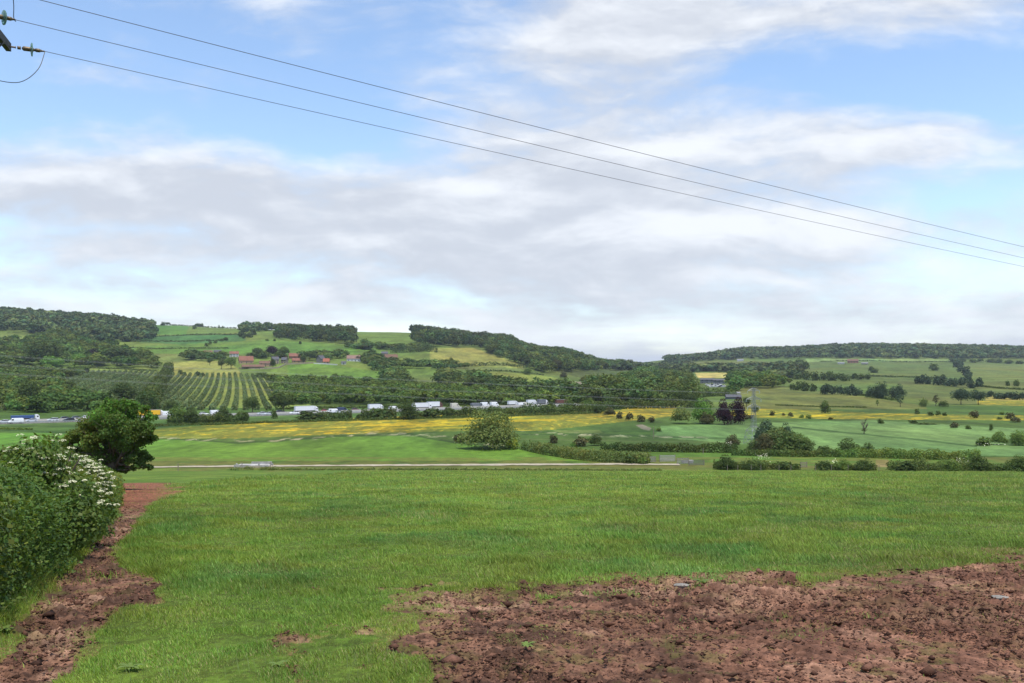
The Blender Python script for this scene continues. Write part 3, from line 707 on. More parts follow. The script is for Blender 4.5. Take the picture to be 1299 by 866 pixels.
# ------------------------------------------------------------------ orchard rows
OD = np.array([-.345, 1.0])
rows = np.arange(-168, 60, 6.1); nlab = 0
ordn = ['first', 'second', 'third', 'fourth', 'fifth', 'sixth', 'seventh', 'eighth', 'ninth', 'tenth', 'eleventh', 'twelfth', 'thirteenth', 'fourteenth', 'fifteenth', 'sixteenth', 'seventeenth', 'eighteenth', 'nineteenth', 'twentieth',
        'twenty-first', 'twenty-second', 'twenty-third', 'twenty-fourth', 'twenty-fifth', 'twenty-sixth', 'twenty-seventh', 'twenty-eighth', 'twenty-ninth', 'thirtieth', 'thirty-first', 'thirty-second', 'thirty-third', 'thirty-fourth', 'thirty-fifth', 'thirty-sixth', 'thirty-seventh', 'thirty-eighth', 'thirty-ninth', 'fortieth']
for k, x0 in enumerate(rows):
    pts = []
    for Yv in np.linspace(470, 1000, 80):
        Xv = x0+OD[0]*Yv+18*math.sin((Yv-470)/420); px_ = CX+F*Xv/Yv; py_ = HY+F*(EZ-float(ground_z(Xv, Yv)))/Yv
        road_d = (np.array([Xv, Yv])-RO)@RN
        if road_d > 27 and -120 < px_ < 352 and py_ > 478.5-(4 if px_ > 200 else 11)+max(0, (px_-300))*.08: pts.append((Xv, Yv))
    if len(pts) < 5: continue
    pm = CX+F*pts[len(pts)//3][0]/pts[len(pts)//3][1]
    left = pm < 195
    Yv = np.mean([p[1] for p in pts])
    me = hedge_mesh('orchard_row', pts, 2.6 if left else 2.5, 1.9 if left else 2.4, 1.4*Yv/F, 'orchard', dens=1.7, top=.3, seed=k, gaps=.25)
    o = tag(link('orchard_row', me), '%s orchard row from the left, %s above the motorway' % (ordn[nlab], 'tall leafy trees' if left else 'young trees between pale grass'), 'orchard row', 'parallel orchard rows on the slope')
    nlab += 1
hedge('dark tall shelter belt slanting between the two halves of the orchard', [(186, 524), (196, 505), (206, 488), (214, 470)], 16, 9, 'dark', 'shelter_belt', 'shelter belt', dens=2.0, top=.2)
# ------------------------------------------------------------------ single trees and bushes seen across the valley
T = plant
G1 = 'bushes and trees along the near side of the motorway'
for a in [
    ('bush', 224, 537, 27, 25, 'bush', 'mid', 'round green bush left of its twin by the motorway, right of the oak'),
    ('bush', 243, 537, 25, 21, 'bush', 'dark', 'darker round bush right of its twin in front of the motorway'),
    ('bush', 262, 535, 20, 11, 'small', 'dark', 'low dark bush just right of the round pair by the motorway'),
    ('bush', 284, 535, 30, 20, 'bush', 'dark', 'spreading dark green bush hiding the motorway below the striped orchard'),
    ('bush', 306, 534, 24, 14, 'bush', 'dark', 'low dark bush under the silver car gap of the motorway'),
    ('bush', 348, 531, 9, 13, 'small', 'dark', 'narrow dark shrub between two open gaps of the motorway'),
    ('bush', 393, 533, 42, 13, 'small', 'dark', 'wide low domed bush in front of the long white trailer'),
    ('bush', 443, 531, 9, 8, 'small', 'brown', 'small brownish bush right of the white van on the motorway'),
    ('bush', 457, 532, 16, 8, 'small', 'dark', 'small low bush left of the white box lorry'),
    ('bush', 481, 531, 36, 15, 'small', 'dark', 'dark rounded bush overlapping the foot of the white box lorry'),
    ('bush', 517, 532, 32, 27, 'bush', 'dark', 'tallest dark bush of the row between the white lorries'),
    ('bush', 547, 530, 32, 13, 'small', 'dark', 'broad low bush in front of the long white double trailer'),
    ('bush', 570, 529, 19, 15, 'bush', 'dark', 'round bush right of the long white double trailer'),
    ('bush', 592, 527, 20, 13, 'bush', 'dark', 'dark bush just behind the top left of the willow'),
    ('bush', 628, 525, 22, 11, 'small', 'dark', 'dark bush peeping over the top of the willow'),
    ('bush', 645, 526, 18, 10, 'small', 'mid', 'green bush beside the right shoulder of the willow'),
    ('bush', 672, 525, 28, 9, 'small', 'dark', 'low bush in front of the white vans right of the willow'),
    ('bush', 699, 522, 18, 15, 'bush', 'dark', 'round dark bush right of the white lorry cab'),
    ('bush', 721, 523, 24, 17, 'bush', 'dark', 'dark bush partly hiding the dark red lorry'),
    ('bush', 746, 521, 26, 17, 'bush', 'mid', 'green bush at the left end of the valley wood'),
]: T(*a, 'bush', G1)
for a in [
    ('tree', 320, 523, 25, 21, 'round', 'dark', 'dark round tree standing behind the motorway at the foot of the striped orchard'),
    ('tree', 360, 523, 29, 25, 'round', 'dark', 'very dark domed tree left of the long white trailer'),
    ('tree', 217, 522, 20, 14, 'round', 'dark', 'dark tree behind the round pair of bushes right of the yellow lorry'),
    ('tree', 157, 517, 36, 34, 'round', 'dark', 'big dark rounded tree rising from the left half of the orchard'),
    ('tree', 36, 518, 30, 38, 'round', 'dark', 'tall dark tree above the blue lorry at the left edge'),
    ('tree', 58, 466, 52, 34, 'round', 'dark', 'broad dark tree in the middle of the left hillside trees'),
    ('tree', 66, 470, 30, 20, 'round', 'light', 'bright green tree below the broad dark tree on the left hillside'),
    ('tree', 100, 462, 20, 14, 'round', 'light', 'light green tree just left of the purple leaved tree on the left hillside'),
    ('tree', 118, 457, 16, 16, 'round', 'purple', 'small purple leaved tree among the green trees of the left hillside'),
    ('tree', 150, 458, 46, 18, 'round', 'dark', 'wide dark tree at the right end of the left hillside trees'),
]: T(*a, 'tree', 'trees standing behind the motorway and on the left hillside')
VAR['willow'] = [crown_me('willow_crown', 11000, .026, nl=60, shape='bush', lobe=(.12, .2), inner=.15)]
T('willow_tree', 620, 569, 84, 51, 'willow', 'willow', 'large pale olive willow standing alone in the middle of the valley', 'tree', None, False)
for s in [(600, 567, 42, 34), (640, 568, 42, 36), (618, 570, 60, 26)]:
    pass
T('bush', 650, 570, 20, 16, 'small', 'yellow', 'yellow green shrub tucked under the right side of the willow', 'bush')
T('bush', 582, 561, 16, 13, 'small', 'brown', 'brownish shrub at the left foot of the willow', 'bush')
T('bush', 702, 562, 13, 12, 'small', 'brown', 'small brown bush above the olive hedge, right of the willow', 'bush')
T('bush', 737, 566, 22, 14, 'small', 'brown', 'left of two brown bushes behind the olive hedge', 'bush')
T('bush', 755, 565, 22, 16, 'bush', 'dark', 'darker right of two bushes behind the olive hedge', 'bush')
T('bush', 729, 566, 14, 7, 'small', 'light', 'small bright bush at the foot of the brown pair', 'bush')
T('tree', 947, 516, 12, 13, 'round', 'dark', 'small dark tree behind the pylon, upper of two', 'tree')
T('tree', 958, 526, 10, 12, 'round', 'dark', 'small dark tree behind the pylon, lower of two', 'tree')
G2 = 'brown hedge bushes by the gap between the yellow meadows'
for a in [('bush', 760, 524, 22, 13, 'bush', 'dark', 'dark bush at the upper left end of the brown bush line'), ('bush', 773, 528, 18, 13, 'bush', 'brown', 'brown bush second from the left of the slanting bush line'),
          ('bush', 786, 531, 10, 10, 'small', 'brown', 'smallest brown bush in the slanting line between the yellow meadows'), ('bush', 799, 533, 12, 12, 'small', 'brown', 'left one of three round brown bushes beside the yellow meadow'),
          ('bush', 813, 535, 13, 10, 'small', 'brown', 'middle one of three round brown bushes beside the yellow meadow'), ('bush', 827, 536, 11, 9, 'small', 'brown', 'right one of three round brown bushes beside the yellow meadow'),
          ('bush', 836, 547, 8, 6, 'small', 'mid', 'tiny green bush below the three round brown ones')]: T(*a, 'bush', G2)
for a in [('tree', 863, 537, 30, 24, 'bush', 'willow', 'pale green rounded tree left of the bright green one and the copper beeches', 'tree'), ('tree', 890, 537, 36, 33, 'bush', 'light', 'bright green tree beside the copper beeches', 'tree'),
          ('bush', 896, 538, 24, 16, 'bush', 'brown', 'brownish bush at the foot of the bright green tree', 'bush'),
          ('copper_beech', 917, 538.5, 27, 34, 'bush', 'purple', 'left one of two dark purple copper beeches', 'tree'), ('copper_beech', 935, 538, 25, 36, 'bush', 'purple', 'right one of two dark purple copper beeches, left of the pylon', 'tree')]:
    T(*a[:7], a[7], a[8])
T('bush', 950, 531, 16, 6, 'small', 'brown', 'low brown shrub right of the copper beeches at the foot of the pylon', 'bush')
G3 = 'scattered bushes on the flat meadow at the right'
for k, (px_, py_, w_, h_, m_) in enumerate([(980, 527, 8, 7, 'brown'), (994, 527, 5, 4, 'brown'), (1003, 529, 8, 7, 'brown'), (1017, 530, 7, 5, 'mid'), (1026, 531, 9, 6, 'mid')]):
    T('bush', px_, py_, w_, h_, 'small', m_, '%s of five small bushes from the left in the yellow strip right of the pylon' % ordn[k], 'bush', G3)
T('tree', 1047, 524, 17, 17, 'bush', 'dark', 'single round dark tree on the olive field right of the five small bushes', 'tree', None, True)
for a in [(1163, 525, 7, 8, 'dark', 'small dark bush left of three on the flat meadow under the thin trees'), (1180, 527, 9, 6, 'dark', 'flat little bush second from left under the round willows'), (1190, 527, 7, 7, 'dark', 'dark round bush third from left under the round willows'),
          (1198, 527, 7, 5, 'dark', 'lowest bush of the small row under the round willows'), (1236, 530, 15, 11, 'brown', 'larger dark brown bush alone on the flat meadow'), (1281, 531, 13, 9, 'brown', 'upper bush of the overlapping pair near the right edge'),
          (1288, 536, 15, 8, 'brown', 'lower bush of the overlapping pair near the right edge'), (1271, 526, 8, 5, 'mid', 'small green bush just above the pair near the right edge'), (1268, 532, 8, 4, 'dark', 'flat small bush left of the pair near the right edge'),
          (1117, 537, 9, 7, 'dark', 'round dark bush on the top edge of the pale green crop field'), (1211, 543, 12, 9, 'brown', 'brown bush at the right top edge of the crop field'), (1228, 544, 8, 6, 'mid', 'small bush right of the brown one at the crop field edge'),
          (1257, 546, 6, 10, 'dark', 'narrow upright bush above the bush clump at the right edge'), (1158, 537, 13, 6, 'dark', 'flattened bush in the drain above the crop field'), (1054, 532, 8, 4, 'brown', 'tiny brown bush at the left top of the crop field'), (1175, 538, 30, 3, 'dark', 'low dark reedy patch beside the flattened bush')]:
    T('bush', *a[:4], 'small', a[4], a[5], 'bush', G3)
for a in [('tree', 1171, 516, 12, 13, 'bush', 'olive', 'pale round bush tree left of the thin bare tree'), ('tree', 1197, 516, 14, 9, 'bush', 'dark', 'low dark tree left of the two round grey willows'), ('tree', 1142, 516, 11, 16, 'thin', 'blue', 'slim pale tree right of the big clump on the right meadow'),
          ('tree', 1187, 515, 9, 15, 'thin', 'brown', 'thin half bare tree between two round bush trees'), ('tree', 1219, 513, 28, 21, 'round', 'blue', 'left one of two round grey green willows on the meadow'), ('tree', 1241, 513, 23, 20, 'round', 'blue', 'right one of two round grey green willows on the meadow'),
          ('tree', 1113, 515, 5, 9, 'thin', 'mid', 'tiny thin tree left of the slim pale tree')]: T(*a, 'tree')
def belt(pts, n, w_, h_, mat, shape, desc, jit=1.5, name='tree', kind_='tree'):
    xs = [p[0] for p in pts]; ys_ = [p[1] for p in pts]; tt = np.linspace(0, 1, len(pts))
    for k in range(n):
        t_ = (k+.5)/n; x_ = np.interp(t_, tt, xs)+random.uniform(-jit, jit); y_ = np.interp(t_, tt, ys_)+random.uniform(-.5, .5)*jit*.6
        T(name, x_, y_, w_*random.uniform(.8, 1.3), h_*random.uniform(.75, 1.2), shape, mat, '%s tree from the left %s' % (ordn[k], desc), kind_, 'trees '+desc)
belt([(1040, 500), (1065, 500.5), (1092, 502)], 7, 12, 13, 'blue', 'small', 'in the dark belt beside the big clump, right half')
belt([(1101, 504), (1122, 506), (1148, 505)], 5, 17, 20, 'blue', 'bush', 'in the big dark clump of the right meadow')
belt([(1000, 494), (1035, 497)], 4, 12, 11, 'dark', 'small', 'at the upper edge of the olive field')
belt([(1160, 486), (1200, 489), (1245, 494)], 10, 12, 13, 'blue', 'small', 'in the long belt crossing the right hillside')
belt([(1212, 461), (1218, 470), (1226, 478), (1232, 487)], 8, 12, 11, 'blue', 'small', 'in the belt climbing the right hillside', 2.5)
belt([(1182, 469), (1188, 472)], 2, 11, 9, 'dark', 'small', 'of the pair beside the climbing belt')
belt([(1252, 505), (1275, 506), (1299, 507)], 6, 12, 11, 'blue', 'small', 'in the belt at the right edge above the yellow strip')
belt([(1204, 459), (1250, 459.5), (1300, 462)], 8, 11, 6, 'dark', 'small', 'in the hedge line under the ridge wood at the right')
belt([(1040, 482), (1070, 483), (1105, 481)], 8, 12, 11, 'dark', 'small', 'in the dark belt below the right hand farm')
belt([(960, 478), (1000, 480), (1040, 483)], 7, 13, 11, 'dark', 'small', 'in the belt left of the right hand farm')
belt([(985, 468), (1015, 467), (1022, 472)], 5, 14, 13, 'dark', 'small', 'in the copse beneath the right ridge wood')
belt([(1274, 489), (1293, 490)], 2, 7, 8, 'dark', 'small', 'of the isolated pair on the right slope')
belt([(1105, 471), (1112, 474)], 2, 9, 8, 'dark', 'small', 'by the right hand farm')
belt([(205, 413), (216, 412)], 2, 7, 5, 'far', 'small', 'on the skyline at the right end of the left hill', .6)
belt([(246, 419), (250, 413), (258, 410)], 4, 6, 6, 'far', 'small', 'in the short skyline clump left of the village ridge', .6)
belt([(276, 416), (284, 415.5)], 2, 2.5, 4, 'far', 'small', 'of the tiny skyline pair above the village', .4)
belt([(304, 429), (312, 429), (326, 424)], 4, 8, 8, 'dark', 'small', 'on the hill field above the white house')
belt([(258, 441), (268, 437), (280, 433), (290, 432)], 5, 6, 5, 'dark', 'small', 'in the ragged hedge left of the hill field')
belt([(336, 432), (347, 433), (398, 439)], 3, 5, 4, 'dark', 'small', 'scattered on the open field above the village')
belt([(226, 452), (240, 455), (252, 456)], 4, 9, 8, 'dark', 'small', 'at the left end of the village')
belt([(520, 461), (545, 463), (580, 460)], 5, 10, 8, 'dark', 'bush', 'right of the village in the pasture')
belt([(225, 475), (232, 476), (252, 477), (262, 478)], 4, 7, 6, 'dark', 'small', 'along the top edge of the striped orchard')
belt([(325, 478), (340, 480), (352, 481)], 4, 11, 7, 'dark', 'bush', 'under the village wall above the young woodland')
belt([(640, 498), (668, 497), (690, 495), (712, 499)], 6, 14, 9, 'dark', 'bush', 'in the dark line left of the pale track')
belt([(575, 490), (600, 493), (625, 496)], 4, 22, 16, 'dark', 'round', 'in the tall dark group above the motorway')
belt([(765, 508), (790, 510), (820, 512)], 4, 26, 20, 'dark', 'round', 'at the front of the valley wood')
belt([(840, 514), (862, 515), (884, 516)], 4, 22, 18, 'dark', 'round', 'behind the pale and bright green trees')
belt([(735, 484), (748, 483), (700, 478)], 3, 10, 8, 'brown', 'bush', 'near the top of the pale track')
T('tree', 266, 463, 8, 10, 'round', 'dark', 'lone dark tree in the tan field left of the village', 'tree')
T('tree', 385, 461, 10, 12, 'cone', 'dark', 'dark pointed tree beside the red roofs', 'tree'); T('tree', 346, 466, 9, 12, 'cone', 'dark', 'dark cone shaped tree in front of the cottages', 'tree')
T('tree', 344, 452, 18, 14, 'round', 'purple', 'dark purple beech behind the village roofs', 'tree'); T('tree', 360, 453, 17, 14, 'round', 'mid', 'green round tree right of the purple beech of the village', 'tree')
T('tree', 327, 453, 17, 13, 'round', 'dark', 'dark tree left of the purple beech of the village', 'tree'); T('tree', 393, 457, 17, 12, 'round', 'dark', 'dark tree right of the two red roofs', 'tree')
T('tree', 293, 468, 18, 16, 'round', 'mid', 'green tree left of the big red roofed barn', 'tree'); T('tree', 281, 468, 12, 14, 'round', 'olive', 'olive tree at the lower left corner of the village', 'tree')
T('tree', 707, 470, 16, 15, 'round', 'brown', 'greyish pink blossoming tree at the foot of the central wood', 'tree'); T('tree', 669, 475, 14, 9, 'bush', 'mid', 'green bush tree at the right end of the sloping field', 'tree')
T('pine_tree', 429, 421.5, 11, 12, 'scots', 'far', 'lone open crowned pine on the skyline left of the bare summit field', 'tree'); T('bush', 411, 419, 4, 4, 'small', 'far', 'tiny bush on the skyline left of the lone pine', 'bush')
# bushes round the pylon
for a in [('bush', 930, 567, 21, 18, 'bush', 'brown', 'dark brownish bush left of the pylon foot'), ('tree', 972, 568, 36, 38, 'bush', 'blue', 'tallest grey green bush directly right of the pylon'), ('tree', 997, 568, 28, 33, 'bush', 'blue', 'second grey green bush right of the pylon'),
          ('bush', 968, 574, 34, 26, 'bush', 'brown', 'reddish brown bush low in front of the pylon'), ('bush', 1002, 575, 42, 30, 'bush', 'dark', 'dark bush below the grey green pair right of the pylon'), ('bush', 1020, 576, 34, 23, 'bush', 'dark', 'dark bush at the right end of the pylon clump'),
          ('bush', 1075, 575, 30, 21, 'bush', 'dark', 'left of two dark humps in the middle hedge at the right'), ('bush', 1101, 577, 22, 17, 'bush', 'dark', 'right of two dark humps in the middle hedge at the right'), ('bush', 1044, 575, 24, 11, 'small', 'dark', 'low dark bush between the pylon clump and the hedge humps'),
          ('bush', 1248, 565, 22, 12, 'small', 'mid', 'left bush of the clump at the right edge of the crop field'), ('bush', 1268, 564, 24, 19, 'bush', 'mid', 'middle bush of the clump at the right edge of the crop field'), ('bush', 1291, 565, 26, 21, 'bush', 'mid', 'right bush of the clump at the right edge of the crop field')]:
    T(*a, a[0])
r = empty('bare_tree', gp(1096, 550)); link('trunk', trunk_me('bare_trunk', 8, True, .75), r, scale=(4.6, 4.6, 5.2))
c = link('crown', VAR['thin'][0], r, scale=(2.2, 2.2, 2.0)); setmat(c, LEAF['brown']); tag(r, 'small dead bare branched tree on the dividing strip of the crop field', 'tree')
# ------------------------------------------------------------------ hedges
hedge('long clipped olive green hedge slanting down from the willow to the track', [(668, 570), (700, 577), (740, 583), (780, 586.5), (824, 588)], 13, 3.4, 'olive', top=.16, dens=2.2)
hedge('rough dark hedge behind the grazing strip left of the pylon', [(762, 571), (850, 573), (935, 574)], 10, 3, 'dark', top=.3)
hedge('low hedge running under the pylon bushes', [(928, 577), (1000, 579), (1062, 579)], 8, 3, 'dark', top=.3)
hedge('dark middle hedge right of the pylon bushes', [(1060, 579), (1110, 580), (1180, 582), (1244, 585)], 11, 4, 'mid', top=.35)
hedge('bushy hedge behind the fence, nearest the wooden pens', [(905, 594.6), (940, 595), (976, 595.3)], 11, 3.5, 'dark', top=.35, seed=5, zoff=-.2)
hedge('low thin hedge left of the field gateway', [(978, 595.4), (1014, 595.6)], 8, 3, 'dark', top=.45, seed=6)
hedge('dark hedge right of the field gateway', [(1034, 595.6), (1070, 596), (1110, 596.2)], 8, 3, 'dark', top=.4, seed=7)
hedge('long overgrown hedge along the fence at the right edge', [(1127, 596.4), (1200, 596.8), (1250, 597), (1310, 597.4), (1450, 598)], 12, 4, 'dark', top=.45, seed=8)
hedge('thin tall hedge line under the willow field edge', [(-60, 545), (0, 544), (40, 545)], 2, 2, 'mid', top=.4)
for lab, pts, hp in [('dark hedge line between the upper pastures left of the village', [(190, 427), (240, 425), (310, 425)], 1.6), ('second hedge line below the upper pastures on the left', [(155, 433), (200, 433.5), (290, 432)], 1.8),
                     ('hedge along the skyline pasture left of the ridge copse', [(215, 412), (260, 411), (300, 415.5)], 1.5), ('hedge at the upper edge of the village farmland', [(165, 441), (240, 442), (290, 442)], 1.4),
                     ('thick hedge across the central hillside above its pale field', [(495, 447), (520, 447), (555, 447)], 8), ('hedge below the pale central field', [(555, 463), (610, 464), (672, 467)], 4),
                     ('lower hedge above the road of the central hill', [(590, 470.5), (640, 471), (690, 476)], 2), ('hedge dividing the fields of the right ridge', [(1040, 458.8), (1130, 458.8), (1210, 459)], 1.3),
                     ('hedge line across the right ridge pasture', [(1100, 477), (1160, 479), (1190, 480)], 2), ('dark hedge between right hill fields, right side', [(1232, 489), (1270, 493), (1310, 495)], 2),
                     ('hedge along the foot of the olive field', [(985, 514), (1040, 516), (1100, 517)], 1.2), ('hedge beneath the first field of the right ridge', [(890, 470), (930, 471), (966, 471)], 5),
                     ('hedge behind the dark fields in the gap', [(745, 482), (790, 481), (850, 481)], 3), ('slanting hedge right of the dark belt on the right meadow', [(1092, 501), (1110, 504), (1135, 508)], 2),
                     ('hedge on the far side of the yellow meadow along the motorway', [(170, 541), (260, 539), (360, 536), (480, 532.5), (600, 529), (700, 526), (760, 524)], 2.6),
                     ('dark hedge edge along the orchard top', [(105, 466), (150, 468), (200, 471)], 2), ('hedge behind the motorway at the foot of the young woodland', [(350, 519.5), (480, 517), (600, 514)], 3)]:
    hedge(lab, pts, hp, 3.0, 'far' if pts[0][1] < 480 else 'dark', top=.45, dens=1.8, leafpx=1.1)

for a in [('bush', 1240, 598.2, 34, 25, 'bush', 'dark', 'tall overgrown bush rising from the right hand fence hedge'), ('bush', 1292, 598.6, 34, 24, 'bush', 'dark', 'dark bush at the right edge rising from the fence hedge'), ('bush', 1205, 597.8, 30, 17, 'bush', 'mid', 'bush with elder blossom in the right hand fence hedge'),
          ('bush', 1150, 597.2, 30, 15, 'small', 'dark', 'low bush at the left part of the right hand fence hedge'), ('bush', 920, 595.6, 36, 20, 'bush', 'dark', 'domed bush at the left end of the hedge by the pens'), ('bush', 955, 596, 34, 17, 'bush', 'dark', 'second domed bush of the hedge by the pens'),
          ('bush', 1045, 596.4, 24, 14, 'small', 'dark', 'small domed bush right of the field gateway'), ('bush', 1070, 596.6, 22, 16, 'bush', 'mid', 'greener bush in the middle of the hedge right of the gateway'), ('bush', 1097, 596.8, 28, 17, 'bush', 'dark', 'dark bush at the right end of the hedge right of the gateway'),
          ('bush', 996, 595.8, 24, 12, 'small', 'dark', 'small bush left of the field gateway'), ('bush', 800, 588, 22, 14, 'small', 'dark', 'dark bush near the right end of the olive hedge'), ('bush', 815, 588.4, 18, 13, 'small', 'mid', 'last bush at the right end of the olive hedge')]:
    T(*a, a[0])

hedge('scrubby growth along the motorway verge between the twin bushes and the open gap', [(214, 537.5), (260, 536), (315, 534.5)], 9, 5, 'dark', top=.5, gaps=.2, seed=31)
hedge('low scrub along the motorway verge beneath the white lorries', [(380, 533), (440, 531.5), (520, 530.5), (590, 528.5)], 10.5, 6, 'dark', top=.6, gaps=.25, seed=32)
hedge('scrub along the motorway verge behind and right of the willow', [(590, 528.5), (660, 526), (720, 524), (765, 522.5)], 10.5, 6, 'dark', top=.6, gaps=.2, seed=33)

hedge('dark undergrowth along the foot of the valley wood', [(742, 520), (800, 518), (860, 517.5), (900, 516)], 9, 6, 'dark', top=.5, seed=41)

hedge('dark trees and scrub hiding the foot of the car yard', [(868, 506), (895, 503), (930, 501)], 10, 8, 'dark', name='scrub_belt', cat='scrub', top=.5, seed=42)

for a in [('bush', 985, 570, 44, 30, 'bush', 'olive', 'wide light bush filling the middle of the clump right of the pylon'), ('bush', 1012, 571, 34, 24, 'bush', 'mid', 'green bush filling the clump between the grey green bushes and its right end'), ('bush', 955, 573, 24, 16, 'bush', 'dark', 'dark bush directly under the pylon foot')]:
    T(*a, a[0])
# ------------------------------------------------------------------ vehicles
GLASS = mat_simple('dark_glass', (.02, .025, .03), .12, 0, 0, 1, .6); TYRE = mat_simple('tyre_rubber', (.02, .02, .02), .8); RIM = mat_simple('wheel_rim', (.5, .5, .5), .35, .7)
PAINT = {k: mat_simple('paint_'+k, c, .35, 0, .03, 1, .5) for k, c in {'white': (.85, .85, .85), 'silver': (.5, .52, .55), 'black': (.02, .02, .025), 'blue': (.04, .09, .25), 'red': (.42, .05, .03), 'grey': (.17, .18, .2), 'yellow': (.9, .50, .02),
         'cream': (.62, .58, .48), 'darkblue': (.03, .045, .10), 'brown': (.16, .07, .05)}.items()}
LAMP = mat_simple('lamp_glass', (.8, .8, .75), .2); RLAMP = mat_simple('rear_lamp', (.4, .02, .01), .3); CHASSIS = mat_simple('chassis', (.05, .05, .055), .7)
def wheel(x, y, r, w_, root):
    a = MB(); a.tube([(x, y-w_/2, r), (x, y+w_/2, r)], r, 14); o = a.build('wheel', TYRE, root)
    b_ = MB(); b_.tube([(x, y-w_/2-.01, r), (x, y+w_/2+.01, r)], r*.6, 10); b_.build('rim', RIM, o)
def car_body(prof, wd, name, mat, root, tw=.92):
    """prof: (x, zlow, zhigh) stations"""
    rings = []
    for x, z0, z1, k in prof:
        h = wd/2*k
        rings.append([(x, -h, z0), (x, h, z0), (x, h*1.0, z0+(z1-z0)*.6), (x, h*tw, z1), (x, -h*tw, z1), (x, -h*1.0, z0+(z1-z0)*.6)])
    return MB().loft(rings).build(name, mat, root)
def make_car(paint, est=0):
    r = empty('car'); r['category'] = 'car'
    b_ = car_body([(-2.15, .45, .75, .86), (-2.05, .28, .92, .95), (-1.2, .22, .98, 1), (1.1, .22, .95, 1), (1.95, .28, .78, .94), (2.12, .4, .62, .82)], 1.78, 'body', paint, r)
    car_body([(-2.0+est*-.0, .93, .95, .86), (-1.55-est*.35, .93, 1.38, .84), (-.3, .93, 1.46, .84), (.35, .93, 1.38, .84), (1.15, .93, .95, .86)], 1.62, 'window', GLASS, r, .8)
    car_body([(-1.5-est*.35, 1.37, 1.42, .66), (-.3, 1.44, 1.50, .68), (.33, 1.36, 1.42, .66)], 1.66, 'roof', paint, r)
    for x in (-1.35, 1.3):
        for y in (-.8, .8): wheel(x, y, .32, .22, r)
    for y in (-.62, .62):
        MB().box((2.07, y, .62), (.12, .34, .14)).build('headlight', LAMP, r); MB().box((-2.1, y, .74), (.1, .34, .14)).build('tail_light', RLAMP, r)
    return r
def make_van(paint, hi=0):
    r = empty('van'); H_ = 2.05+hi*.45
    car_body([(-2.6, .4, H_-.05, .96), (-2.5, .3, H_, 1), (1.0, .3, H_, 1), (1.35, .3, H_-.15, .98), (2.0, .32, 1.22, .96), (2.55, .36, .98, .9), (2.62, .45, .8, .84)], 2.0, 'body', paint, r)
    MB().loft([[(1.42, -.8, H_-.24), (1.42, .8, H_-.24), (1.5, .8, H_-.24), (1.5, -.8, H_-.24)], [(2.02, -.88, 1.24), (2.02, .88, 1.24), (2.09, .88, 1.24), (2.09, -.88, 1.24)]]).build('windscreen', GLASS, r)
    for y in (-1, 1): MB().box((1.15, y*.99, 1.5), (.8, .06, .5)).build('window', GLASS, r)
    for x in (-1.6, 1.65):
        for y in (-.9, .9): wheel(x, y, .35, .24, r)
    for y in (-.75, .75): MB().box((2.6, y, .8), (.1, .3, .2)).build('headlight', LAMP, r); MB().box((-2.6, y, .95), (.06, .16, .4)).build('tail_light', RLAMP, r)
    return r
def make_lorry(cabp, boxp, L_=13.6, H_=4.0, rigid=False, flat=False, tarp=None):
    r = empty('lorry'); hx = L_/2
    if flat:
        MB().box((-1.0, 0, 1.25), (L_, 2.5, .35)).build('flatbed', CHASSIS, r); MB().box((-1.0, 0, 2.15), (L_-.3, 2.45, 1.45)).build('load', boxp, r)
    else:
        b_ = MB().box((-1.0, 0, .5*(H_+1.15)), (L_, 2.5, H_-1.15)).build('trailer', boxp, r)
        for z in (1.2, H_-.03): MB().box((-1.0, 0, z), (L_+.06, 2.56, .1)).build('trim', GALV, b_)
        if tarp: MB().box((-1.0, 0, H_+.03), (L_-.1, 2.4, .1)).build('roof_sheet', tarp, b_)
    MB().box((0, 0, .85), (L_+2, .9, .4)).build('chassis', CHASSIS, r)
    x0 = -1+hx+.45
    c = MB().loft([[(x0, -1.22, .5), (x0, 1.22, .5), (x0, 1.22, 3.3), (x0, -1.22, 3.3)], [(x0+1.5, -1.22, .5), (x0+1.5, 1.22, .5), (x0+1.5, 1.22, 3.15), (x0+1.5, -1.22, 3.15)], [(x0+2.2, -1.16, .45), (x0+2.2, 1.16, .45), (x0+2.05, 1.1, 2.4), (x0+2.05, -1.1, 2.4)]]).build('cab', cabp, r)
    MB().loft([[(x0+1.56, -1.05, 2.98), (x0+1.56, 1.05, 2.98), (x0+1.62, 1.05, 3.0), (x0+1.62, -1.05, 3.0)], [(x0+2.12, -1.0, 1.75), (x0+2.12, 1.0, 1.75), (x0+2.2, 1.0, 1.75), (x0+2.2, -1.0, 1.75)]]).build('windscreen', GLASS, c)
    for y in (-1, 1): MB().box((x0+1.2, y*1.21, 2.2), (.9, .06, .7)).build('window', GLASS, c)
    MB().loft([[(x0+.1, -1.1, 3.3), (x0+.1, 1.1, 3.3), (x0+.1, 1.0, H_-.1), (x0+.1, -1.0, H_-.1)], [(x0+1.4, -1.1, 3.17), (x0+1.4, 1.1, 3.17), (x0+1.3, 1.0, 3.25), (x0+1.3, -1.0, 3.25)]]).build('wind_deflector', cabp, c)
    wx = [x0+1.1, x0-.9, -hx, -hx-.0+1.35, -hx+2.7] if not rigid else [x0+1.1, -hx+.8]
    for x in wx:
        for y in (-1.05, 1.05): wheel(x, y, .5, .3, r)
    return r
protos = {}
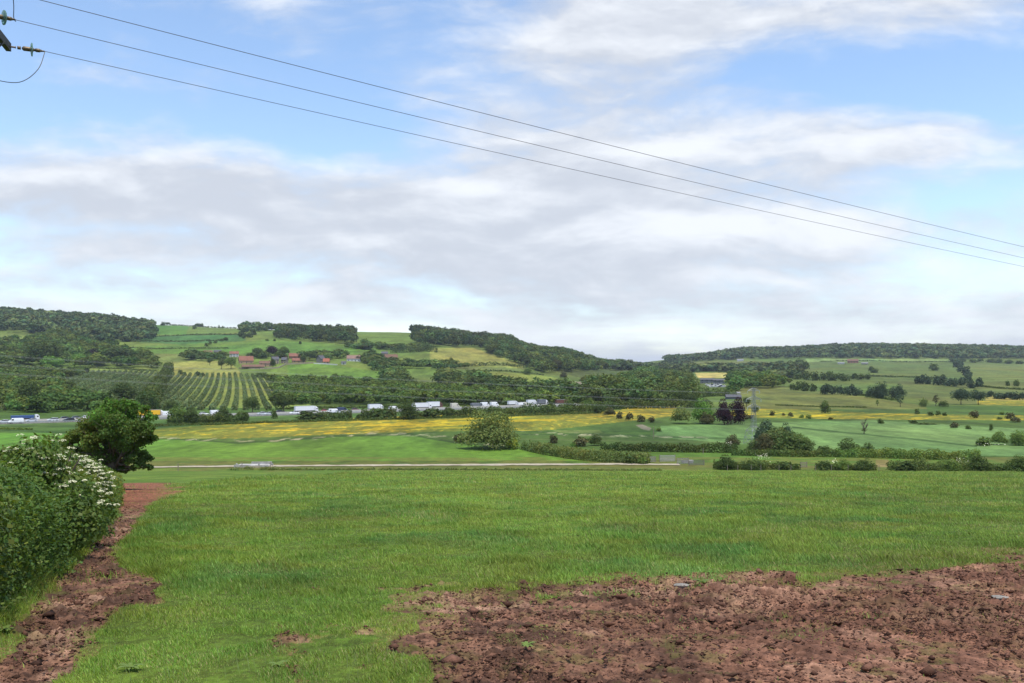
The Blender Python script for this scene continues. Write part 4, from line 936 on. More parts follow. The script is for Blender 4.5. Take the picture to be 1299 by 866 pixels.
def vehicle(kind, px, lat, label, paint='white', box='white', **k):
    key = (kind, tuple(sorted((a, str(b_)) for a, b_ in k.items())), paint if kind != 'lorry' else paint+box)
    if key not in protos:
        protos[key] = make_car(PAINT[paint], **k) if kind == 'car' else make_van(PAINT[paint], **k) if kind == 'van' else make_lorry(PAINT[paint], PAINT[box], **{a: (PAINT[b_] if a == 'tarp' else b_) for a, b_ in k.items()})
        r = protos[key]
    else: r = dup(protos[key])
    p = road_at(px, lat); r.location = (p[0], p[1], ROAD_Z+.01)
    r.rotation_euler = (0, 0, ang if lat > 0 else ang+math.pi)
    if kind == 'lorry': r.scale = (.74, .78, .76)
    tag(r, label, kind, 'vehicles queuing on the motorway'); return r
V_ = vehicle
V_('car', 5, -8, 'silver car left of the white van at the left end of the motorway', 'silver')
V_('van', 20, -12, 'white van facing left on the near lane, nearest vehicle at the left', 'white')
V_('lorry', 31, 8, 'dark blue flatbed lorry with white cab at the left end of the motorway', 'white', 'blue', flat=True, L_=11.5, H_=3.2)
V_('car', 40, -4, 'low silver car in front of the dark blue lorry', 'silver')
V_('car', 67, -4, 'silver car midway between the blue lorry and the black cars', 'silver', est=1)
V_('car', 84, 4, 'black car behind the other black car left of the oak', 'black')
V_('car', 87, -8, 'black car on the near lane just left of the oak', 'black', est=1)
V_('car', 98, 5, 'grey car between the black cars and the white car by the oak', 'grey')
V_('car', 111, 8, 'white car on the far lane at the left edge of the oak crown', 'white')
V_('lorry', 191, 8, 'yellow lorry showing above the right side of the oak', 'white', 'yellow', L_=12.5, H_=4.1)
V_('van', 213, 4, 'white van just left of the round twin bushes', 'white', hi=1)
V_('car', 259, 8, 'white car glimpsed above the low bush right of the twin bushes', 'white', est=1)
V_('van', 274, 12, 'small white van glimpsed over the spreading dark bush', 'white')
V_('car', 332, -4, 'silver car in the open gap below the striped orchard', 'silver')
V_('car', 341, -9, 'silver estate car nearer the camera in the gap below the orchard', 'silver', est=1)
V_('car', 356, 8, 'black car under the domed dark tree by the motorway', 'black')
V_('car', 373, -8, 'white car just left of the wide low bush under the trailer', 'white')
V_('lorry', 388, 8, 'lorry with long white trailer above the wide low bush', 'white', 'white', L_=13.6, H_=4.1)
V_('van', 421, -8, 'white van right of the wide low bush', 'white')
V_('car', 413, 4, 'bright red car behind the white van, right of the long white trailer', 'red', est=1)
V_('van', 434, 5, 'dark blue van in the open stretch of motorway', 'darkblue')
V_('car', 428, -11, 'silver car beside the white van on the open stretch', 'silver')
V_('car', 451, 8, 'brown car between the dark blue van and the white box lorry', 'brown')
V_('lorry', 476, 8, 'short white box lorry right of the dark blue van', 'white', 'white', L_=8.5, H_=4.2, rigid=True)
V_('van', 499, 3, 'white van between the white box lorry and the tallest dark bush', 'white')
V_('lorry', 534, 8, 'rear white trailer of the overlapping pair right of the tallest bush', 'white', 'white', L_=13.6, H_=4.1, tarp='white')
V_('lorry', 551, 13, 'front white trailer of the overlapping pair with brown cab', 'brown', 'white', L_=10, H_=4.6)
V_('van', 577, 10, 'pale van half hidden behind the bushes right of the white trailers', 'cream', hi=1)
V_('lorry', 604, 4, 'grey topped lorry behind the left side of the willow', 'grey', 'grey', L_=7, H_=3.2, rigid=True)
V_('van', 615, 11, 'tall white van left of two above the willow', 'white', hi=1)
V_('van', 627, 11, 'tall white van right of two above the willow', 'white', hi=1)
V_('lorry', 650, 11, 'white box lorry right of the willow top', 'white', 'white', L_=6, H_=3.9, rigid=True)
V_('van', 661, 3, 'white van behind the low bush right of the willow', 'white')
V_('van', 666, 7, 'cream van behind the low bush right of the willow', 'cream')
V_('lorry', 674, 12, 'tall white lorry right of the cream van', 'white', 'white', L_=6.5, H_=4.3, rigid=True)
V_('car', 680, 3, 'white car below the tall white lorry', 'white')
V_('lorry', 688, 12, 'white cabbed dark lorry at the right end of the visible queue', 'white', 'grey', L_=7, H_=4.2, rigid=True)
V_('lorry', 712, 8, 'dark red lorry half hidden behind the bushes at the right end', 'brown', 'brown', L_=9, H_=4.0, rigid=True)

# ------------------------------------------------------------------ buildings
def cmat(n, c, **k): return mat_simple(n, tuple(np.array(lin(c))/1.9), .85, 0, k.get('var', .2), k.get('scale', .8))
_c0 = cmat
def cmat(n, c, **k): return _c0(n, tuple(min(255, v*1.16) for v in c), **k)
WALL = {'white': cmat('wall_render', (255, 255, 250)), 'stone': cmat('wall_stone', (172, 158, 138), var=.3), 'tan': cmat('wall_tan', (190, 158, 130)), 'brick': cmat('wall_brick', (160, 116, 96)), 'grey': cmat('wall_grey', (140, 136, 132)), 'metal': cmat('wall_metal', (120, 124, 130))}
cmat = _c0
ROOFM = {'red': cmat('roof_red_tiles', (166, 114, 94), var=.3), 'orange': cmat('roof_orange_tiles', (190, 118, 90)), 'pink': cmat('roof_pink_tiles', (176, 142, 128)), 'brown': cmat('roof_brown_tiles', (146, 112, 92), var=.3), 'grey': cmat('roof_slate', (112, 112, 116)), 'pale': cmat('roof_pale_sheet', (176, 174, 178))}
WFR = cmat('window_frame', (236, 236, 232))
def house(px, py, wpx, wall, roof, label, wallh=4.4, roofh=3.2, depth=7.5, rot=0, nwin=4, chim=1, cat='house', name='house', openfront=False):
    x, y, z = gp(px, py); w_ = wpx*y/F; r = empty(name, (x, y, z-.3), rot-math.atan2(x, y)); hw, hd = w_/2, depth/2
    MB().box((0, 0, wallh/2-.6), (w_, depth, wallh+1.2)).build('wall', WALL[wall], r) if not openfront else MB().box((0, hd*.4, wallh/2-.6), (w_, depth*.6, wallh+1.2)).build('wall', WALL[wall], r)
    g = MB()
    for s in (-1, 1):
        x_ = s*(hw-.15); g.loft([[(x_-.1, -hd, wallh), (x_-.1, hd, wallh), (x_-.1, 0, wallh+roofh)], [(x_+.1, -hd, wallh), (x_+.1, hd, wallh), (x_+.1, 0, wallh+roofh)]])
    g.build('gable', WALL[wall], r)
    e = .45; R_ = MB()
    for s in (-1, 1):
        a = [(-hw-e, s*(hd+e), wallh-roofh/hd*e), (-hw-e, 0, wallh+roofh), (-hw-e, 0, wallh+roofh+.22), (-hw-e, s*(hd+e), wallh-roofh/hd*e+.22)]
        b_ = [(-p[0], p[1], p[2]) for p in a]
        R_.loft([a, b_])
    rf = R_.build('roof', ROOFM[roof], r)
    for k in range(chim):
        cx = (-.35+.7*k)*w_ if chim > 1 else .3*w_
        MB().box((cx, 0, wallh+roofh+.5), (.9, .7, 1.8)).build('chimney', WALL['brick'], rf)
    if nwin:
        rowsz = [1.3] if wallh < 4 else [1.2, 3.5]
        for zi in rowsz:
            for k in range(nwin):
                x_ = -hw+(k+.5)*w_/nwin
                if zi == rowsz[0] and k == nwin//2:
                    MB().box((x_, -hd-.03, 1.0), (1.0, .12, 2.1)).build('door', CHASSIS, r); continue
                o = MB().box((x_, -hd-.03, zi), (1.15, .1, 1.2)).build('window', GLASS, r)
                MB().box((x_, -hd-.06, zi+.65), (1.35, .16, .12)).box((x_, -hd-.06, zi-.65), (1.35, .16, .12)).build('frame', WFR, o)
    if openfront:
        for k in range(5): MB().box((-hw+.3+k*(w_-.6)/4, -hd+.2, wallh/2), (.35, .35, wallh)).build('post', BARK, r)
    return tag(r, label, cat, 'buildings of the village' if px < 520 else None)
house(297, 452.5, 11, 'white', 'red', 'white rendered house with red tiled roof at the upper left of the village', 4.6, 3, nwin=3)
house(312, 460.5, 17, 'tan', 'red', 'largest village barn with big steep red tiled roof', 3.6, 5.6, 11, .12, 3, 0, 'barn', 'barn')
house(321, 467.5, 27, 'stone', 'brown', 'long low brown roofed cart shed with open front in the village centre', 2.6, 2.4, 7, .05, 0, 0, 'barn', 'barn', True)
house(337, 464.5, 15, 'tan', 'brown', 'tan cottage with brown roof right of the long cart shed', 4.0, 2.8, 7, 0, 3, 1)
house(349, 461, 8, 'stone', 'grey', 'narrow stone house with tall chimney in the village centre', 5.4, 3.4, 8, .3, 2, 1)
house(361, 460.5, 7, 'stone', 'grey', 'small grey stone house left of the two red roofs', 4.6, 3.0, 7, -.4, 2, 1)
house(374, 454.5, 14, 'brick', 'red', 'upper of two red roofed farm buildings', 3.2, 4.0, 9, .05, 3, 0, 'barn', 'barn')
house(379, 459.5, 16, 'tan', 'red', 'lower of two red roofed farm buildings', 2.6, 3.0, 8, .05, 3, 0, 'barn', 'barn')
house(407, 459.5, 8, 'grey', 'grey', 'grey steep roofed house left of the orange gable', 5.0, 4.2, 8, .8, 2, 1)
house(414, 461, 7.5, 'tan', 'orange', 'small bright orange roofed cottage at the right of the farm wall', 2.8, 3.8, 7, -.1, 2, 0)
house(449, 458, 17, 'white', 'pink', 'long cream house with pinkish tiled roof among trees', 3.8, 4.0, 8, -.1, 4, 2)
house(488, 451, 8, 'grey', 'grey', 'small grey roofed house at the right end of the village', 3.6, 2.6, 7, 0, 2, 1)
house(496, 457, 16, 'stone', 'brown', 'brown roofed farmhouse at the right end of the village', 4.2, 4.2, 8, .15, 3, 1)
house(264, 448.5, 10, 'stone', 'brown', 'low brown roofed bungalow at the far left of the village', 2.6, 2.2, 7, 0, 3, 0)
house(276, 448, 9, 'stone', 'grey', 'low grey roofed bungalow second from the left of the village', 2.6, 2.4, 7, 0, 3, 0)
house(436, 462, 6, 'white', 'grey', 'small white outbuilding below the long cream house', 2.4, 1.6, 5, 0, 1, 0)
house(1082, 460.5, 13, 'brick', 'brown', 'brick farmhouse on the right ridge below the wood', 5.6, 4.2, 10, 0, 4, 2)
house(1067, 461.5, 8, 'white', 'pale', 'low white shed left of the ridge farmhouse', 2.6, 1.6, 9, 0, 0, 0, 'shed', 'shed')
house(1097, 462, 8, 'grey', 'pale', 'low grey shed right of the ridge farmhouse', 2.6, 1.8, 9, 0, 0, 0, 'shed', 'shed')
house(939, 458, 8, 'white', 'pale', 'long pale shed at the edge of the right ridge wood', 4, 2, 10, 0, 0, 0, 'shed', 'shed')
house(897, 485.5, 17, 'metal', 'grey', 'long grey roofed workshop left above the yard of parked cars', 4.2, 1.6, 14, 0, 3, 0, 'workshop', 'workshop')
house(913, 486.5, 16, 'metal', 'grey', 'long grey roofed workshop right above the yard of parked cars', 4.2, 1.6, 14, 0, 3, 0, 'workshop', 'workshop')
house(930, 506, 18, 'metal', 'grey', 'grey sheet roofed barn behind the copper beeches', 1.8, 1.6, 10, .1, 0, 0, 'barn', 'barn')
house(936, 499.5, 5, 'white', 'pale', 'small pale shed left above the pylon top', 1.0, .8, 4, 0, 0, 0, 'shed', 'shed')
# parked cars in the yard
YARD = mat_simple('yard_tarmac', (.10, .10, .10), .9); k = 0
cols_ = ['white', 'silver', 'white', 'black', 'white', 'silver', 'darkblue', 'white', 'silver']
for rr, (yy, xs) in enumerate([(488.6, np.arange(895.5, 916, 2.6)), (490.2, np.arange(897.5, 919, 2.6)), (491.7, np.arange(902, 920, 2.8))]):
    for xx in xs:
        c = cols_[k % len(cols_)]; key = ('car', (), c); k += 1
        if key not in protos: protos[key] = make_car(PAINT[c]); r = protos[key]
        else: r = dup(protos[key])
        x, y, z = gp(xx, yy); r.location = (x, y, z+.4); r.rotation_euler = (0, 0, random.uniform(-.3, .3)+math.pi/2*(k % 2))
        tag(r, '%s car, %s of the %s row of cars parked in the yard' % (c.replace('darkblue', 'dark blue'), ordn[int(round((xx-xs[0])/(xs[1]-xs[0])))], ['top', 'middle', 'bottom'][rr]), 'car', 'cars parked in the yard')
# farm walls and yard
def wall_path(px_pts, h, th, mat, name, label, cat):
    mb = MB(); P_ = [gp(*p) for p in px_pts]
    pts = []
    for a, c in zip(P_[:-1], P_[1:]):
        for t_ in np.linspace(0, 1, 9)[:-1]: pts.append((a[0]+(c[0]-a[0])*t_, a[1]+(c[1]-a[1])*t_))
    pts.append(P_[-1][:2]); rings = []
    for i, (x, y) in enumerate(pts):
        z = float(ground_z(x, y)); q0 = pts[max(i-1, 0)]; q1 = pts[min(i+1, len(pts)-1)]; d = Vector((q1[0]-q0[0], q1[1]-q0[1])).normalized(); n_ = Vector((-d.y, d.x))*th/2
        rings.append([(x+n_.x, y+n_.y, z-.5), (x-n_.x, y-n_.y, z-.5), (x-n_.x, y-n_.y, z+h), (x+n_.x, y+n_.y, z+h)])
    return tag(mb.loft(rings).build(name, mat), label, cat)
wall_path([(303, 467.6), (330, 468.2), (353, 467), (362, 462.5), (398, 460.5)], 1.5, .5, WALL['stone'], 'garden_wall', 'pale stone wall running along the bottom of the village gardens', 'wall')
wall_path([(398, 461.5), (412, 462), (428, 463)], 1.3, .4, WALL['white'], 'garden_wall', 'pale low wall below the orange roofed cottage', 'wall')

# ------------------------------------------------------------------ lattice pylon and its cables
STEEL = mat_simple('pylon_steel', (.26, .27, .28), .6, .2, .1, 4)
px_, py_ = 956, 563; bx, by, bz = gp(px_, py_); TOPZ = EZ+(HY-492)/F*by; HH = TOPZ-bz
pyl = empty('pylon', (bx, by, bz), .35)
def hw_(z): return np.interp(z, [0, HH*.24, HH*.32, HH], [2.1, 1.5, .55, .28])
body = MB(); lv = [0, HH*.12, HH*.24, HH*.32, HH*.42, HH*.52, HH*.62, HH*.72, HH*.82, HH*.92, HH]
for sx in (-1, 1):
    for sy in (-1, 1): body.tube([(sx*hw_(z), sy*hw_(z), z-(.3 if z == 0 else 0)) for z in lv], .06, 4)
body.build('mast', STEEL, pyl)
br = MB()
for z0, z1 in zip(lv[:-1], lv[1:]):
    a0, a1 = hw_(z0), hw_(z1)
    for s in (-1, 1):
        br.tube([(-a0*s, s*a0, z0), (a1*s, s*a1, z1)], .032, 4)
        if z0 < HH*.3: br.tube([(a0*s, s*a0, z0), (-a1*s, s*a1, z1)], .05, 4)
        br.tube([(s*a0, -a0, z0), (s*a1, a1, z1)], .032, 4); br.tube([(s*a0, a0, z0), (s*a1, -a1, z1)], .032, 4)
        br.tube([(-a1, s*a1, z1), (a1, s*a1, z1)], .032, 4); br.tube([(s*a1, -a1, z1), (s*a1, a1, z1)], .032, 4)
br.build('bracing', STEEL, pyl)
ARM = []
for zf, L_ in ((.95, 2.0), (.80, 2.5), (.66, 2.1)):
    z = HH*zf
    for s in (-1, 1):
        m = MB()
        for y in (-.3, .3): m.tube([(s*.25, y, z), (s*L_, 0, z)], .055, 4); m.tube([(s*.3, y, z+HH*.05), (s*L_, 0, z)], .045, 4)
        for t_ in (.3, .6): m.tube([(s*(.25+(L_-.25)*t_), -.3*(1-t_), z), (s*(.25+(L_-.25)*t_), .3*(1-t_), z)], .04, 4); m.tube([(s*(.25+(L_-.25)*t_), 0, z), (s*(.25+(L_-.25)*t_), 0, z+HH*.05*(1-t_))], .04, 4)
        a = m.build('cross_arm', STEEL, pyl)
        i = MB(); i.tube([(s*L_, 0, z), (s*L_, 0, z-.8)], [.04, .04], 5)
        for k in range(5): i.tube([(s*L_, 0, z-.15-k*.13), (s*L_, 0, z-.19-k*.13)], [.12, .12], 8)
        i.build('insulator', mat_simple('glass_insulator', (.45, .55, .5), .2), a)
        c_, s_ = math.cos(.35), math.sin(.35); ARM.append((bx+s*L_*c_, by+s*L_*s_, bz+z-.8, s, zf))
tag(pyl, 'small grey steel lattice pylon standing among bushes right of the copper beeches', 'pylon')
CABL = mat_simple('pylon_cable', (.30, .31, .31), .8, 0, .05, 3, .1)
CB = []
for x, y, z, s, zf in ARM:
    # to the next tower, nearer and beyond the left edge of the picture
    e = ((-150-CX)/F*205+s*1.2, 205+s*1.0, EZ+(HY-452)/F*205+(zf-.8)*HH*.9)
    pts = []
    for t_ in np.linspace(0, 1, 40):
        p = [x+(e[0]-x)*t_, y+(e[1]-y)*t_, z+(e[2]-z)*t_-1.3*4*t_*(1-t_)]; pts.append(p)
    nm = {.95: 'uppermost', .80: 'middle', .66: 'lowest'}[zf]
    tag(MB().tube(pts, .014, 4).build('power_cable', CABL), '%s %s cable sagging from the pylon to beyond the left edge' % (nm, 'right hand' if s > 0 else 'left hand'), 'cable', 'cables hung from the lattice pylon')

# ------------------------------------------------------------------ near power line: pole, insulators, three wires
DARK = mat_simple('dark_weathered_steel', (.05, .048, .042), .6, .5, .3, 8); BRZ = mat_simple('bronze_fitting', (.16, .12, .075), .5, .5, .3, 30)
GL = bpy.data.materials.new('green_glass'); GL.use_nodes = True; b = GL.node_tree.nodes['Principled BSDF']; b.inputs['Base Color'].default_value = (.35, .62, .55, 1); b.inputs['Roughness'].default_value = .08; b.inputs['Transmission Weight'].default_value = .75; b.inputs['IOR'].default_value = 1.45
WIRE = mat_simple('bare_wire', (.035, .033, .03), .5, .4, .1)
WOODP = mat_simple('creosoted_wood', (.13, .09, .06), .9, 0, .35, 5)
def PT(px, py, Y): return Vector(((px-CX)/F*Y, Y, EZ+(HY-py)/F*Y))
A3 = PT(13, 59, 16.45); A2 = PT(-20, 17, 14.95); A1 = A2+(A2-A3)
S3 = PT(57, 65, 16.75); S2 = PT(20, 25, 15.3); E3 = PT(1299, 338, 38.); E2 = PT(1299, 327, 35.1); E1 = PT(1299, 313, 31.9); S1 = PT(-14, -17, 13.9)
pole = empty('utility_pole', (A2.x-.16, A2.y, float(ground_z(A2.x, A2.y))))
base = pole.location; ht = A2.z-base.z+.5
MB().tube([(0, 0, -.3), (0, 0, ht*.5), (0, 0, ht)], [.16, .135, .11], 14).build('pole', WOODP, pole, True)
d = (A3-A2); a_ = A2-base
arm = MB(); e0 = A3-base+d*.03; e1 = A1-base-d*.05
up = Vector((0, 0, 1)); side = d.cross(up).normalized()
for off, (hh_, tt_) in (((0), (.14, .012)),):
    for o1, w1, h1 in ((0, .012, .15),):
        arm.loft([[e0+side*-.005+up*-.075, e0+side*.005+up*-.075, e0+side*.005+up*.075, e0+side*-.005+up*.075], [e1+side*-.005+up*-.075, e1+side*.005+up*-.075, e1+side*.005+up*.075, e1+side*-.005+up*.075]])
for z_ in (-.075, .068):
    arm.loft([[e0+up*z_, e0+side*-.08+up*z_, e0+side*-.08+up*(z_+.009), e0+up*(z_+.009)], [e1+up*z_, e1+side*-.08+up*z_, e1+side*-.08+up*(z_+.009), e1+up*(z_+.009)]])
arm.build('cross_arm', DARK, pole)
MB().tube([A3-base+d*-.25+up*-.05, Vector((.02, 0, a_.z-.9))], .02, 5).tube([A1-base+d*.25+up*-.05, Vector((.02, 0, a_.z-.9))], .02, 5).build('brace', DARK, pole)
for A_, S_ in ((A3, S3), (A2, S2), (A1, S1)):
    v = (S_-A_); L_ = v.length; v = v/L_; g = MB(); o = A_-base
    P2 = lambda t_: o+v*(L_*t_)
    g.tube([P2(-.15), P2(.12), P2(.16)], [.016, .016, .022], 6); g.tube([P2(.2), P2(.3)], [.03, .03], 6); g.tube([P2(.33), P2(.38), P2(.62), P2(.72)], [.018, .045, .042, .02], 8)
    g.tube([P2(.72), P2(.84), P2(.90)], [.034, .034, .018], 6); g.tube([P2(.88), P2(1.0)], [.022, .010], 6)
    ins = g.build('insulator', BRZ, pole, True)
    g = MB(); c0 = P2(.60); g.tube([c0-v*.02, c0-v*.008, c0+v*.004, c0+v*.022], [.03, .10, .127, .120], 20); g.build('glass_disc', GL, ins, True)
def curve(p0, p1, p2, n=16): return [p0*(1-t_)**2+p1*2*t_*(1-t_)+p2*t_**2 for t_ in np.linspace(0, 1, n)]
j3 = [S3-base, PT(48, 88, 16.5)-base, PT(25, 104, 16.0)-base, PT(-10, 100, 15.6)-base, PT(-45, 88, 15.2)-base]
def smoothp(pts, n=24):
    out_ = []
    for i in range(len(pts)-1):
        p0 = pts[max(i-1, 0)]; p1 = pts[i]; p2 = pts[i+1]; p3 = pts[min(i+2, len(pts)-1)]
        for t_ in [i_/6 for i_ in range(6)]: out_.append(p1+.5*t_*((p2-p0)+t_*((2*p0-5*p1+4*p2-p3)+t_*(3*(p1-p2)+p3-p0))))
    return out_+[pts[-1]]
MB().tube(smoothp(j3), .007, 5).build('jumper_wire', WIRE, pole)
j2 = [PT(20, 27, 15.3)-base, PT(17.5, 22, 15.2)-base, PT(17, 0, 15.0)-base, PT(10, -40, 14.6)-base, A1-base+Vector((0, 0, .3))]
MB().tube(smoothp(j2), .007, 5).build('jumper_wire', WIRE, pole)
tag(pole, 'steel crossarm of a power pole with glass insulators at the top left corner', 'utility pole')
for S_, E_, lab in ((S1, E1, 'uppermost of the three thin overhead wires crossing the sky'), (S2, E2, 'middle one of the three thin overhead wires crossing the sky'), (S3, E3, 'lowest of the three thin overhead wires crossing the sky')):
    D_ = E_-S_; pts = [S_+D_*t_+Vector((0, 0, -.06*4*t_*(1-t_))) for t_ in [i_*1.7/59 for i_ in range(60)]]
    tag(MB().tube(pts, .0058, 5).build('overhead_wire', WIRE), lab, 'wire', 'overhead wires')

# ------------------------------------------------------------------ far edge of the field: fence, pens, bridge
POST = mat_simple('weathered_post', (.24, .20, .15), .9, 0, .3, 8); RAIL = mat_simple('grey_weathered_rail', (.25, .235, .22), .9, 0, .3, 5); CONC = mat_simple('pale_concrete', (.37, .355, .33), .9, 0, .25, 1.2)
fx = [921, 934, 951, 963, 986, 1001, 1032, 1052, 1073, 1094, 1112, 1155, 1174, 1190, 1214, 1243, 1274]
for k, px_ in enumerate(fx):
    x, y, z = gp(px_, 596.8); y -= 1.2; z = float(ground_z(x, y))
    mb = MB().tube([(0, 0, -.3), (.01, 0, 1.2)], [.06, .055], 7); o = mb.build('fence_post', POST, loc=(x, y, z))
    tag(o, 'short weathered wooden fence post, %s from the left along the far edge of the field' % ordn[k], 'fence post', 'fence posts along the far edge of the field')
for px_, py_, lab in ((226, 597, 'small pale stake in the verge left of the stone crossing'), (707, 577, 'pale post in front of the olive hedge'), (892, 576, 'thin pale post on the grazing strip hedge'), (829, 556, 'tall pale post in the rough meadow below the brown bushes'),
                      (68, 537, 'white marker post on the motorway verge near the left edge')):
    x, y, z = gp(px_, py_); h_ = 3.6 if px_ == 829 else 1.5
    tag(MB().tube([(0, 0, -.2), (0, 0, h_)], [.09, .08], 7).build('marker_post', POST, loc=(x, y, z)), lab, 'post')
def rail_panel(name, pa, pb, Yd, h, label, cat, mat, nr=4, group=None):
    a = Vector(((pa-CX)/F*Yd, Yd, 0)); c = Vector(((pb-CX)/F*Yd, Yd+.6, 0)); z = float(ground_z(a.x, a.y)); r = empty(name, (a.x, a.y, z)); v = c-a; L_ = v.length; r.rotation_euler = (0, 0, math.atan2(v.y, v.x))
    for k in range(nr): MB().box((L_/2, 0, h*(k+.7)/nr), (L_, .05, h*.55/nr)).build('rail', mat, r)
    n_ = max(2, int(L_/2.2)+1)
    for k in range(n_): MB().box((L_*k/(n_-1), .06, h*.55-.1), (.14, .12, h*1.2)).build('post', POST, r)
    return tag(r, label, cat, group)
rail_panel('pen_rails', 817, 832, 203, 1.3, 'leftmost grey wooden pen panel beside the track end', 'pen', RAIL, 4, 'wooden livestock pen panels')
rail_panel('pen_rails', 837, 857, 204, 1.5, 'tallest pale grey pen panel beside the track end', 'pen', mat_simple('pale_rail', (.36, .35, .33), .9), 5, 'wooden livestock pen panels')
rail_panel('pen_rails', 859, 874, 199, 1.3, 'grey pen panel third from the left by the track end', 'pen', RAIL, 4, 'wooden livestock pen panels')
rail_panel('pen_rails', 874, 894, 196, 1.1, 'low dark pen panel at the right end of the pens', 'pen', mat_simple('dark_rail', (.14, .13, .12), .9), 4, 'wooden livestock pen panels')
rail_panel('field_gate', 1016, 1025, 191, 1.2, 'small pale wooden gate in the fence gap right of the pens', 'gate', POST, 4)
# drinking trough and white bird-like feeder bits beside the pens
tag(MB().box((0, 0, .35), (2.4, .9, .7), .1, 1.1).build('water_trough', CONC, loc=(*gp(872, 587.5)[:2], gp(872, 587.5)[2])), 'pale livestock trough behind the pen panels', 'trough')
# concrete ford with parapets where the track crosses the ditch
fxy = lambda px_, Yd: ((px_-CX)/F*Yd, Yd)
br_ = empty('bridge', (*fxy(322, 195), float(ground_z(*fxy(322, 195)))), math.atan2(0, 1))
def slab(x0, y0, x1, y1, z0, z1, th, nm, mt=CONC):
    v = Vector((x1-x0, y1-y0)); L_ = v.length; MB().box(((x0+x1)/2, (y0+y1)/2, (z0+z1)/2), (L_, th, z1-z0), math.atan2(v.y, v.x)).build(nm, mt, br_)
slab(-3.4, -3.2, .2, -2.6, -.3, .6, .3, 'parapet'); slab(.2, -3.3, 3.6, -1.6, -.3, .5, .3, 'parapet'); slab(-1.8, 4.4, 2.6, 5.2, -.2, .5, .25, 'parapet'); slab(.6, 2.6, 3.9, 1.2, -.2, .45, .22, 'parapet')
MB().box((0, 0, .12), (7.2, 4.6, .3)).build('deck', CONC, br_); slab(-.6, -4.0, 2.4, -3.6, -.3, .42, .5, 'step', TRK)
for s in (-2.8, 2.0): MB().box((s, -3.1, .4), (.3, .3, 1.0)).build('pillar', CONC, br_)
tag(br_, 'pale concrete farm bridge with broken parapets in the middle of the gravel track', 'bridge')
for px_, lab in ((307, 'left pair of leaning pale stakes before the concrete bridge'), (343, 'right pair of leaning pale stakes before the concrete bridge')):
    x, y = fxy(px_, 186); z = float(ground_z(x, y)); mb = MB()
    mb.tube([(0, 0, -.1), (.02, 0, 1.5)], .06, 5); mb.tube([(.1, 0, 1.2), (-.9 if px_ == 307 else 1.1, .2, 0)], .05, 5); mb.tube([(-.35, 0, 1.35), (.2, 0, 1.2)], .05, 5)
    tag(mb.build('leaning_stakes', POST, loc=(x, y, z)), lab, 'stakes', 'leaning stakes')
# rank weeds round the bridge and verge
hedge('rank dry weeds growing along the field side of the gravel track', [(330, 596.2), (420, 596), (560, 596.2), (700, 596.4), (840, 597)], 2.6, 2.4, 'olive', name='verge_weeds', cat='weeds', top=.5, dens=1.4, gaps=.25, leafpx=1.1, zoff=-.1)
hedge('brown dock weeds round the concrete bridge', [(292, 596.8), (310, 596), (330, 596), (350, 596.2)], 4.5, 2.4, 'olive', name='verge_weeds', cat='weeds', top=.5, dens=1.0, gaps=.3, leafpx=1.1, zoff=-.1)

# elder blossom on the hedges in the valley
CREAM = mat_simple('cream_blossom', (.80, .77, .56), .8, 0, .15, 4)
def blossom(px, py, Yd, wpx, hpx, n, parent_label):
    c = PT(px, py, Yd); P_ = np.array([c])+rng.normal(size=(n, 3))*np.array([wpx, wpx*.6, hpx])*Yd/F*.3; P_[:, 1] -= 1.2
    N_ = rng.normal(size=(n, 3))*.4+np.array([0, -.5, 1.]); V, Q = leaf_quads(P_, N_, 0.95*Yd/F*rng.uniform(.6, 1.3, n))
    return tag(link('elder_blossom', mesh_np('elder_blossom', V, Q, None, False, [CREAM])), parent_label, 'blossom', 'elder blossom on the valley hedges')
blossom(965, 578, 195, 18, 6, 46, 'cream elder blossom on the hedge nearest the pens'); blossom(923, 562, 232, 9, 4, 16, 'small cream blossom patch left of the pylon'); blossom(1212, 585, 190, 18, 9, 70, 'large cream elder blossom patch on the right hand hedge')
blossom(975, 562, 250, 12, 6, 14, 'pale blossom specks right of the pylon foot'); blossom(1057, 584, 190, 16, 4, 22, 'white specks of blossom on the hedge right of the gateway'); blossom(1286, 583, 190, 12, 7, 20, 'white specks of blossom at the right edge hedge'); blossom(810, 574, 212, 20, 2, 12, 'thin pale blossom at the end of the olive hedge')
blossom(1255, 563, 240, 30, 3, 20, 'pale blossom under the bush clump at the crop edge')
# ------------------------------------------------------------------ foreground hedge on the left
HB = np.array([[-1.2, -3.], [-3.6, 3.4], [-5.1, 8.8], [-7.0, 14.4], [-11.0, 24.7], [-16.4, 37.5], [-22.6, 51.], [-25.6, 58.5]])
dd = np.gradient(HB, axis=0); dd /= np.linalg.norm(dd, axis=1, keepdims=True); HC = HB+np.stack([-dd[:, 1], dd[:, 0]], -1)*1.6
def htop(x, y, s): return np.interp(y, [0, 9, 13, 17, 22, 30, 40, 52, 60], [1.6, 1.65, 1.7, 1.7, 1.6, 1.45, 1.25, 1.1, 1.0])*(.76+.5*fbm(s/1.7, s*0+3, 3, 7))
fh = empty('hedge', (-7.5, 12, float(ground_z(-7.5, 12))))
def hpart(i0, i1, leaf, dens, seed):
    seg = HC[i0:i1+1]; me = hedge_mesh('foliage', seg, 2.1, 2.5, leaf, 'hedge', dens=dens, hfun=htop, seed=seed, maxn=330000, hue=.42, bscale=.55)
    o = link('foliage', me, fh); o.matrix_parent_inverse = Matrix.Translation(fh.location).inverted(); return o
hpart(1, 4, .046, 3.6, 1); hpart(4, 7, .08, 3.2, 2)
